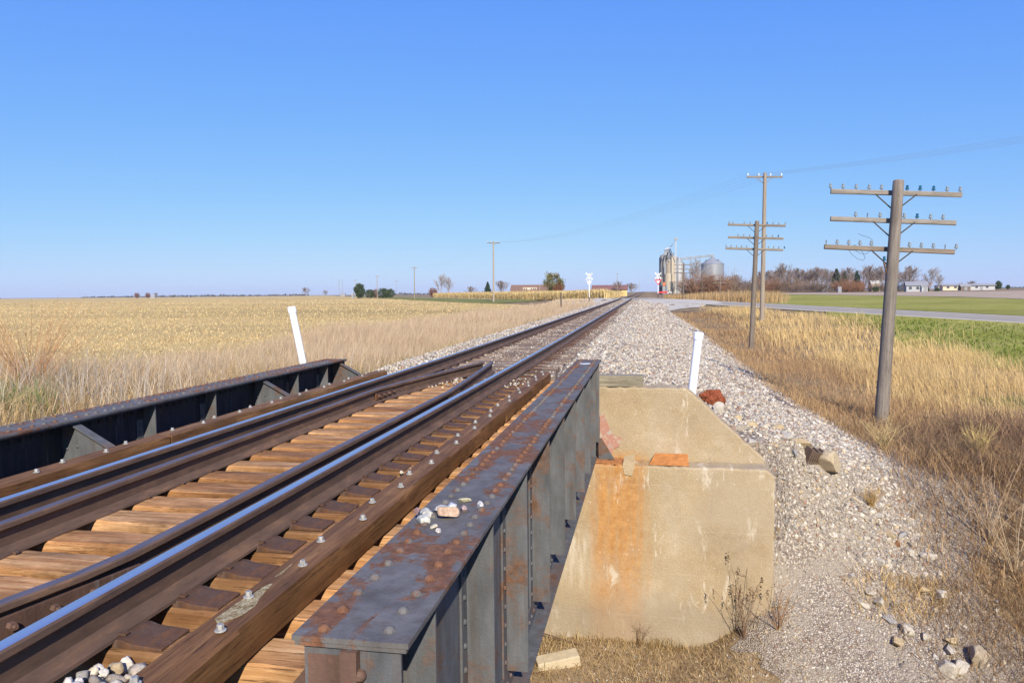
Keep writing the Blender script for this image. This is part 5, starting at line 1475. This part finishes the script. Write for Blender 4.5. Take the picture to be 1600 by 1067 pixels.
L_ = [('l0', 866, 300, 425, 'olive green leafy tree beside the brown roofed house', .93, 'tree'), ('r0', 873, 285, 443, 'small red leaved shrub under the olive green tree', .9, 'shrub'), ('c1', 763, 300, 441, 'small dark conifer left of the slanting utility pole', 1.25, 'tree'),
      ('b2', 784, 305, 437, 'pinkish bare tree just right of the slanting utility pole', 1.2, 'tree'), ('b1', 736, 330, 447, 'low bare tree left of the small dark conifer', 1.5, 'tree'), ('g', 690, 330, 426, 'tall grey bare tree above the corn', .75, 'tree'),
      ('g', 702, 335, 431, 'grey bare tree joined to the right of the tall one above the corn', .9, 'tree'), ('r0', 678, 340, 449, 'small round pinkish tree left of the tall grey bare trees', .9, 'tree'), ('e0', 564, 330, 443, 'large dark evergreen at the left end of the corn', .95, 'tree'),
      ('h0', 580, 345, 452, 'low green bush just right of the large dark evergreen', .9, 'bush'), ('r0', 588, 348, 451, 'reddish low bush in the green hedge', .7, 'bush'), ('h0', 600, 345, 450, 'long green hedge above the corn', 1.1, 'hedge'), ('h0', 612, 345, 451, 'right end of the green hedge above the corn', .8, 'hedge'),
      ('b0', 479, 800, 448, 'lone bare tree far off on the left horizon', 1.3, 'tree'), ('b3', 510, 900, 453, 'smaller bare tree far off, left of the mast pair', 1.2, 'tree'), ('r0', 217, 900, 457, 'round dark tree left of the far white farmhouse', 1.0, 'tree'),
      ('r0', 234, 905, 457, 'brown tree standing over the far white farmhouse', 1.0, 'tree'), ('b2', 247, 900, 457, 'bare tree right of the far white farmhouse', 1.3, 'tree'),
      ('b1', 966, 330, 439, 'dark bare bush in front of the yellow barn', 1.2, 'bush'), ('b2', 986, 340, 441, 'bare bush just right of the yellow barn', 1.4, 'bush')]
for a in L_: tree(*a[:6], cat=a[6])
# far-off wood along the horizon
n = 5200
px = rng.uniform(-60, 1660, n); ds = rng.uniform(1500, 3400, n)
dv = _f[None] + _r[None] * ((px - 800) / FPX)[:, None]; t = ds / dv[:, 1]
hh = rng.uniform(1, 5, n) * (1 + .5 * lump(px, px * 0, .03, 2))
ok = lump(px, px * 0 + ds * .004, .021, 4) > -.25
cen = np.stack([CAM[0] + dv[:, 0] * t, ds, -1 + hh * rng.uniform(.2, 1, n)], -1)[ok]
V, F, C = leaves(cen, rng.uniform(3, 8, len(cen)), np.array([(.11, .10, .085)]) * rng.uniform(.6, 1.4, (len(cen), 1)))
o = fast_mesh('distant_wood', V, None, M['leaf'], C, quads=F); setp(o, 'thin bluish line of far-off woods along the horizon', 'woods', kind='stuff')

# buildings
def W(px, py, dist): 
    """point seen at (px, py) in the photograph at the distance dist"""
    q = at(px, dist); dd = (np.array([q[0], q[1], 0]) - CAM) @ np.array([_f[0], _f[1], 0]) / math.cos(PITCH)
    return np.array([q[0], q[1], CAM[2] + (466 - .01 * px - py) * dd / FPX])
M['roof_brown'] = soil_mat('brown_shingles', [(.16, .095, .07), (.20, .125, .09), (.24, .15, .11)], 1.5, 8, .9, .2, .02, .2)
M['roof_grey'] = soil_mat('grey_shingles', [(.22, .22, .23), (.27, .27, .28), (.32, .32, .33)], 1.5, 8, .9, .2, .02, .2)
M['roof_red'] = soil_mat('dull_red_roof', [(.18, .085, .075), (.22, .11, .095), (.26, .13, .11)], 1.0, 6, .7, .2, .02, .2)
M['wall_white'] = plain('white_siding', (.40, .40, .40), .7, 0, .05, 1)
M['wall_cream'] = plain('cream_siding', (.62, .50, .36), .8, 0, .06, 1)
M['wall_yellow'] = plain('yellow_metal_wall', (.60, .44, .17), .6, .1, .06, 1)
M['glass'] = plain('window_glass', (.05, .06, .075), .15, 0, .1, 1, .8)
def house(name, lab, px, dist, wd, dp, wall_h, ridge_h, wm, rm, rz=0.0, wins=(), door=None, chim=None, cat='house', z=None, hip=0.0):
    q = at(px, dist); z0 = float(ground(q[0], q[1])) - .1 if z is None else z
    root = thing(name, lab, cat, (q[0], q[1], z0), None, rz)
    a, b = wd / 2, dp / 2
    MB().box(-a, a, -b, b, 0, wall_h).prism([(-b, wall_h + .002), (b, wall_h + .002), (0, ridge_h - .25)], 0, -a + hip + .3, a - hip - .3).build('wall', wm, root)
    e = min(.45, wd * .05)
    rf = MB()
    for s in (-1, 1):
        lo, hi = [(-a - e, s * (b + e), wall_h - .12), (a + e, s * (b + e), wall_h - .12)], [(a + e - hip, 0, ridge_h), (-a - e + hip, 0, ridge_h)]
        v = lo + hi; rf.add(v + [(x, y, zz - .16) for x, y, zz in v], [(0, 1, 2, 3), (7, 6, 5, 4), (0, 4, 5, 1), (1, 5, 6, 2), (2, 6, 7, 3), (3, 7, 4, 0)])
    if hip:
        for s in (-1, 1): rf.add([(s * (a + e), -b - e, wall_h - .12), (s * (a + e), b + e, wall_h - .12), (s * (a + e - hip), 0, ridge_h)], [(0, 1, 2)])
    r_ = rf.build('roof', rm, root)
    if chim is not None: MB().box(chim - .4, chim + .4, -.4, .4, wall_h, ridge_h + 1.0).build('chimney', M['roof_brown'], r_)
    for (x, w_, zb, zt_) in wins:
        f = MB().box(x - w_ / 2 - .08, x + w_ / 2 + .08, -b - .05, -b + .02, zb - .08, zt_ + .08).build('window', M['wall_white'], root)
        MB().box(x - w_ / 2, x + w_ / 2, -b - .07, -b - .052, zb, zt_).build('pane', M['glass'], f)
    if door is not None: MB().box(door - .5, door + .5, -b - .06, -b + .02, 0, 2.1).build('door', M['roof_grey'], root)
    return root
house('brown_roofed_house', 'long low house with a brown roof beyond the corn', 830, 330, 17, 9, 3.0, 5.6, M['wall_cream'], M['roof_brown'], R(4), [(-5, 1.4, 1.2, 2.5), (-1, 1.4, 1.2, 2.5), (3, 1.0, 1.2, 2.5), (6, 1.2, 1.2, 2.5)], 1.2)
# cream dormer on the house and the white garden post before it are parts of that house
h_ = bpy.data.objects['brown_roofed_house']
d_ = MB().box(-3.2, 3.0, -4.0, -1.0, 3.05, 4.35).build('dormer', M['wall_cream'], h_)
m_ = MB()
for x in (-2.6, -1.6, .6, 1.6, 2.4): m_.box(x - .3, x + .3, -4.06, -4.01, 3.5, 4.1)
m_.build('dormer_window', M['glass'], d_)
house('yellow_barn', 'yellow metal barn with a dull red roof beyond the tracks', 953, 340, 15.5, 12, 3.2, 5.2, M['wall_yellow'], M['roof_red'], R(2), [], None, cat='barn')
b_ = bpy.data.objects['yellow_barn']
MB().add([(-9.4, -10.4, 2.35), (-3.5, -10.4, 2.35), (-3.5, -6.5, 3.3), (-8.6, -6.5, 3.3), (-9.4, -10.4, 2.2), (-3.5, -10.4, 2.2), (-3.5, -6.5, 3.15), (-8.6, -6.5, 3.15)],
         [(0, 1, 2, 3), (7, 6, 5, 4), (0, 4, 5, 1), (1, 5, 6, 2), (2, 6, 7, 3), (3, 7, 4, 0)]).build('lean_to_roof', M['roof_red'], b_)
MB().box(-9.0, -3.7, -10.0, -6.2, 0, 2.19).build('lean_to_wall', M['wall_yellow'], b_)
house('white_house', 'small white house with a grey roof under the round crowned bare tree', 1429, 275, 6.4, 6, 2.4, 3.6, M['wall_white'], M['roof_grey'], R(-12), [(-2.0, .8, .9, 1.8), (.2, .8, .9, 1.8)], 1.8)
house('white_shed', 'tiny white shed right beside the white house', 1441, 272, 1.8, 2, 1.9, 2.5, M['wall_white'], M['roof_grey'], 0, [], .2, cat='shed')
house('pale_house', 'house with a pale roof half hidden by bushes left of the telegraph pole', 1364, 300, 3.0, 4, 3.0, 4.2, M['wall_cream'], plain('pale_roof', (.42, .39, .35), .8), 0, [(-.7, .7, 1, 2), (.7, .7, 1, 2)])
house('grey_shed', 'small blue grey gable among the brown brush', 1282, 292, 3.0, 3, 2.0, 3.2, plain('blue_grey_wall', (.36, .40, .48), .7), M['roof_grey'], R(30), [], 0, cat='shed')
house('white_outhouse', 'narrow white hut at the field edge below the conifers', 1310, 270, 1.1, 1.1, 1.6, 2.0, M['wall_white'], M['roof_grey'], 0, [], 0, cat='hut')
for px, wd, lab in ((1488, 9.5, 'long white trailer home, the left of two at the far right'), (1521, 12.5, 'long white trailer home, the right and larger of two at the far right')):
    house('trailer_home', lab, px, 320, wd, 4, 2.1, 2.6, M['wall_white'] if px > 1500 else M['wall_cream'], M['roof_grey'], 0, [(-wd * .3, .9, .9, 1.7), (-wd * .02, .9, .9, 1.7), (wd * .28, .9, .9, 1.7)], wd * .12)
house('low_shed', 'low pinkish shed left of the two trailer homes', 1471, 330, 5, 4, 1.8, 2.3, M['wall_cream'], M['roof_grey'], 0, [], .5, cat='shed')
house('dark_shed', 'dark shed between the two trailer homes', 1504, 318, 3.4, 3, 1.7, 2.5, plain('dark_wall', (.16, .12, .10), .9), M['roof_grey'], 0, [], 0, cat='shed')
house('white_farmhouse', 'far white farmhouse among trees on the left horizon', 242, 895, 5.2, 4, 2.6, 4.6, M['wall_white'], M['roof_grey'], R(20), [(-1.3, .8, 1, 2.0), (1.3, .8, 1, 2.0)], 0)
house('white_farmhouse', 'white farm building near the mast pair, left of the large evergreen', 538, 900, 5.2, 4, 2.8, 4.4, M['wall_white'], M['roof_grey'], R(10), [(-1.5, .9, 1, 2), (1.5, .9, 1, 2)], 0)
house('white_shed', 'small white tank house close to the left of the large evergreen', 553, 345, 1.0, 1.2, 2.4, 3.0, M['wall_white'], M['roof_grey'], 0, [], 0, cat='shed')
for px, top, lab in ((532, 437, 'left one of two thin masts on the left horizon'), (537, 436, 'right one of two thin masts on the left horizon')):
    q = W(px, top, 520); z0 = float(ground(q[0], q[1]))
    m_ = MB()
    for s in (-1, 1): m_.bar((q[0] + s * .35, q[1], z0), (q[0] + s * .2, q[1], q[2]), .10, .10)
    for k in range(12): m_.bar((q[0] - .33, q[1], z0 + (q[2] - z0) * k / 12), (q[0] + .33, q[1], z0 + (q[2] - z0) * (k + 1) / 12), .06, .06)
    o = m_.build('mast', M['roof_grey'], origin=(q[0], q[1], z0)); setp(o, lab, 'mast', 'pair of masts')
def pole_simple(px, dist, top, lab, r=.09, lamp=False):
    q = W(px, top, dist); z0 = float(ground(q[0], q[1]))
    root = thing('light_pole' if lamp else 'thin_pole', lab, 'pole', (q[0], q[1], z0))
    MB().tube([(0, 0, 0), (0, 0, q[2] - z0)], [r, r * .7], 8).build('pole', M['pale_pole'], root)
    if lamp: MB().box(-.7, .7, -.2, .2, q[2] - z0 - .1, q[2] - z0 + .12).build('lamp_head', M['roof_grey'], root)
pole_simple(964.5, 320, 428, 'white light pole in front of the yellow barn', .13, True)
pole_simple(999, 420, 440, 'thin pole right of the yellow barn', .12)
pole_simple(844, 300, 446, 'thin white pole before the right end of the brown roof', .12)
pole_simple(621, 300, 440, 'thin pole with a martin house above the corn', .06, True)
# wind turbines on the far left horizon
proto = None
for i, px in enumerate((8, 40, 74, 98, 126, 181)):
    q = W(px, 457 - (i % 3), 9000); lab = 'distant white wind turbine, %s from the left' % nth(i)
    if proto is None:
        root = thing('wind_turbine', lab, 'wind turbine', (q[0], q[1], -2), 'wind turbines on the horizon'); proto = root
        MB().tube([(0, 0, 0), (0, 0, 72)], [2.4, 1.3], 8).build('tower', M['wall_white'], root)
        nc = MB().box(-1.8, 1.8, -4, 5, 71, 75).build('nacelle', M['wall_white'], root)
        for k in range(3):
            a = k * 2.094 + .5
            MB().bar((0, -5, 73), (math.sin(a) * 36, -5, 73 + math.cos(a) * 36), 2.2, .6).build('blade', M['wall_white'], nc)
    else:
        root = copy_tree(proto); root['label'] = lab; root.location = (q[0], q[1], -2)
    root.rotation_euler = (0, 0, i * .4); 

# grain elevator, silo and bin
def corrug(name, col, var=.14, metal=.35):
    t = NT(name); z = t.sep()
    c = t.ramp(t.noise(.5, t.coord((1, 1, .25)), 6), [(.3, tuple(x * (1 - var) for x in col)), (.7, tuple(x * (1 + var) for x in col))])
    t.bump(t.math('SINE', t.math('MULTIPLY', z[2], 14.0)), .35, .06)
    return t.out(c, .5, metal, .4)
M['tan_metal'] = corrug('tan_concrete_silo', (.40, .335, .24), .12, 0)
M['grey_metal'] = corrug('galvanised_sheet', (.25, .26, .275), .12, .1)
M['white_metal'] = corrug('white_silo_sheet', (.40, .40, .39), .07, 0)
M['dark_metal'] = corrug('dark_sheet', (.085, .095, .11), .2, .3)
DE = 400.0
k_ = .3142                       # metres per photograph pixel at the elevator
q0 = at(1046, DE); ze = float(ground(q0[0], q0[1]))
el = thing('grain_elevator', 'tall tan grain elevator with pipes and a headhouse beside the track', 'grain elevator', (q0[0], q0[1], ze))
def ex(px): return (px - 1046) * k_
def ez(py): return CAM[2] + (455.6 - py) * DE * .953 / FPX - ze
MB().lathe((ex(1040), 3.5, 0), [(3.1, 0), (3.1, ez(398)), (2.0, ez(396))], 18).build('tan_silo', M['tan_metal'], el, smooth=40)
MB().lathe((ex(1048.5), 1.5, 0), [(3.2, 0), (3.2, ez(401)), (2.2, ez(399))], 18).build('tan_silo', M['tan_metal'], el, smooth=40)
MB().lathe((ex(1044), -1.0, 0), [(2.2, 0), (2.2, ez(428)), (1.6, ez(427))], 16).build('tan_silo', M['tan_metal'], el, smooth=40)
MB().box(ex(1034.5), ex(1054), 3.2, 6.5, 0, ez(401)).build('back_house', M['tan_metal'], el)
MB().lathe((ex(1032.2), 2.5, 0), [(1.15, 0), (1.15, ez(401.5)), (.9, ez(401))], 14).build('dark_leg', M['dark_metal'], el, smooth=40)
MB().box(ex(1036), ex(1048), -.5, 4, ez(397.9), ez(394)).box(ex(1037), ex(1046), .5, 3.5, ez(393.95), ez(389.5)).build('headhouse', M['grey_metal'], el)
MB().add([(ex(1037), 0, ez(390)), (ex(1047.5), 0, ez(388)), (ex(1047.5), 4, ez(388)), (ex(1037), 4, ez(390)), (ex(1040), 2, ez(385.5)), (ex(1046), 2, ez(384.8))], [(0, 1, 5, 4), (1, 2, 5), (2, 3, 4, 5), (3, 0, 4), (0, 3, 2, 1)]).build('head_roof', M['white_metal'], el)
m_ = MB()
for (a, b) in (((1037.5, 396), (1037.5, 427)), ((1043, 390), (1045, 409)), ((1036, 397), (1033, 404)), ((1049, 396), (1040.5, 412)), ((1046, 388), (1054.5, 408)), ((1039, 412), (1038.5, 426)), ((1052, 396), (1051, 402))):
    m_.tube([(ex(a[0]), -1.6, ez(a[1])), (ex(b[0]), -1.6, ez(b[1]))], .28, 7)
m_.build('pipe', plain('spout_pipe', (.30, .31, .32), .5, .4), el)
m_ = MB()
for k in range(3): m_.box(ex(1037 + 4 * k), ex(1039 + 4 * k), -2, 1, ez(402 + k), ez(398 + k))
m_.box(ex(1050), ex(1053), 0, 2, ez(400), ez(394.5)); m_.build('blower', M['dark_metal'], el)
MB().box(ex(1034), ex(1039), -4.5, -1, 0, ez(447)).box(ex(1040), ex(1043), -5, -2, 0, ez(444)).build('loading_shed', M['grey_metal'], el)
MB().box(ex(1034.5), ex(1038.5), -4.6, -1.2, ez(446.9), ez(441)).build('hopper', plain('orange_hopper', (.50, .16, .06), .8), el)
m_ = MB()
for x in (1044, 1047, 1050, 1053):
    m_.bar((ex(x), -3, 0), (ex(x), -3, ez(440)), .3, .3); m_.bar((ex(x), -3, 0), (ex(x + 2), -3, ez(440)), .2, .2)
m_.build('frame', M['dark_metal'], el)
q1 = at(1060.5, DE); si = thing('white_silo', 'white silo with a grey cone roof beside the tan elevator', 'silo', (q1[0], q1[1], ze))
MB().lathe((0, 0, 0), [(6.6 * k_, 0), (6.6 * k_, ez(410))], 28).build('wall', M['white_metal'], si, smooth=40)
MB().lathe((0, 0, ez(410)), [(6.9 * k_, -.1), (6.8 * k_, .05), (1.0, ez(403.5) - ez(410)), (.9, ez(402) - ez(410)), (.1, ez(401.6) - ez(410))], 28).build('roof', M['grey_metal'], si, smooth=40)
m_ = MB()
for k in range(18): m_.box(-6.75 * k_ * .35 - .3, -6.75 * k_ * .35 + .3, -6.75 * k_ * .96 - .2, -6.75 * k_ * .9, ez(452 - 2.3 * k) - .05, ez(452 - 2.3 * k) + .05)
m_.build('ladder', M['dark_metal'], si)
q2 = at(1055.3, DE - 8); lg = thing('bucket_leg', 'tall thin white bucket elevator leg rising above the silos', 'elevator leg', (q2[0], q2[1], ze))
m_ = MB(); m_.box(-.20, .20, -.2, .2, 0, ez(376)).build('casing', M['white_metal'], lg)
MB().box(-.7, .7, -.6, .6, ez(375.9), ez(372)).box(-.9, -.2, -.5, .5, ez(376), ez(374.5)).build('head', M['grey_metal'], lg)
MB().tube([(-.3, -.5, ez(376)), (ex(1050) - ex(1055.3), -.5, ez(383.5)), (ex(1046) - ex(1055.3), 1, ez(386))], .17, 7).build('spout', M['grey_metal'], lg)
q3 = at(1112.3, DE); bn = thing('grain_bin', 'round corrugated steel grain bin with a cone roof behind the brush', 'grain bin', (q3[0], q3[1], ze))
rb = 18.6 * k_
MB().lathe((0, 0, 0), [(rb, 0), (rb, ez(412.8))], 44).build('wall', M['grey_metal'], bn, smooth=30)
MB().lathe((0, 0, ez(412.8)), [(rb * 1.02, -.1), (rb * 1.01, .06), (.9, ez(403.2) - ez(412.8)), (.9, ez(401.8) - ez(412.8)), (.1, ez(401.5) - ez(412.8))], 44).build('roof', M['grey_metal'], bn, smooth=30)
for a in (-.5, .35): MB().box(-.4, .4, -.4, .4, 0, .9).build('roof_vent', M['dark_metal'], bn).location = (rb * .62 * math.sin(a * 2.4), -rb * .4, ez(409.2))
A = np.array([q1[0] + 3 * k_, q1[1], ez(405.5) + ze]); B = np.array([q3[0] + 2.5 * k_, q3[1], ez(400.8) + ze])
m_ = MB()
for dz in (0, 1.0):
    for dy in (-.5, .5): m_.bar(A + (0, dy, dz), B + (0, dy, dz), .16, .16)
for k in range(24):
    for dy in (-.5, .5): m_.bar(A + (B - A) * k / 24 + (0, dy, 0), A + (B - A) * (k + 1) / 24 + (0, dy, 1.0), .09, .09); m_.bar(A + (B - A) * k / 24 + (0, dy, 0), A + (B - A) * k / 24 + (0, dy, 1), .09, .09)
m_.bar(A + (0, 0, .3), B + (0, 0, .3), .7, .4)
o = m_.build('conveyor', M['grey_metal'], origin=A); setp(o, 'long steel truss conveyor running from the white silo to the grain bin roof', 'conveyor')
# low red and white truck parked before the elevator
q = at(1039, 375); zt0 = float(ground(q[0], q[1]))
tk = thing('truck', 'small red and white truck parked at the foot of the grain elevator', 'truck', (q[0], q[1], zt0))
MB().box(-3.2, 1.0, -1.1, 1.1, .75, 1.0).box(-3.2, 1.0, -1.15, 1.15, 1.0, 1.6).build('bed', M['sign_red'], tk)
c_ = MB().prism([(1.1, .55), (3.3, .55), (3.3, 1.35), (2.5, 1.5), (2.0, 2.3), (1.1, 2.3)], 1, -1.05, 1.05).build('cab', M['wall_white'], tk, bevel=.05)
MB().box(1.3, 1.95, -1.07, -1.04, 1.5, 2.1).build('side_window', M['glass'], c_)
for x in (-2.3, 2.3):
    for y in (-1.0, 1.0): MB().tube([(x, y - .12, .45), (x, y + .12, .45)], .45, 14).build('wheel', M['black'], tk, smooth=40)

# ------------------------------------------------------------------ the air: faint autumn haze
hz = NT('haze_air')
hz.t.nodes.remove(hz.b)
pv = hz.n('ShaderNodeVolumePrincipled'); pv.inputs['Color'].default_value = (.80, .88, 1.0, 1); pv.inputs['Density'].default_value = .00009
hz.l(pv.outputs[0], hz.t.nodes['Material Output'].inputs['Volume'])
o = MB().box(-9200, 9200, -62, 16200, -7, 114).build('haze', hz.mat); o['kind'] = 'stuff'; o['label'] = 'thin pale autumn haze over the fields'
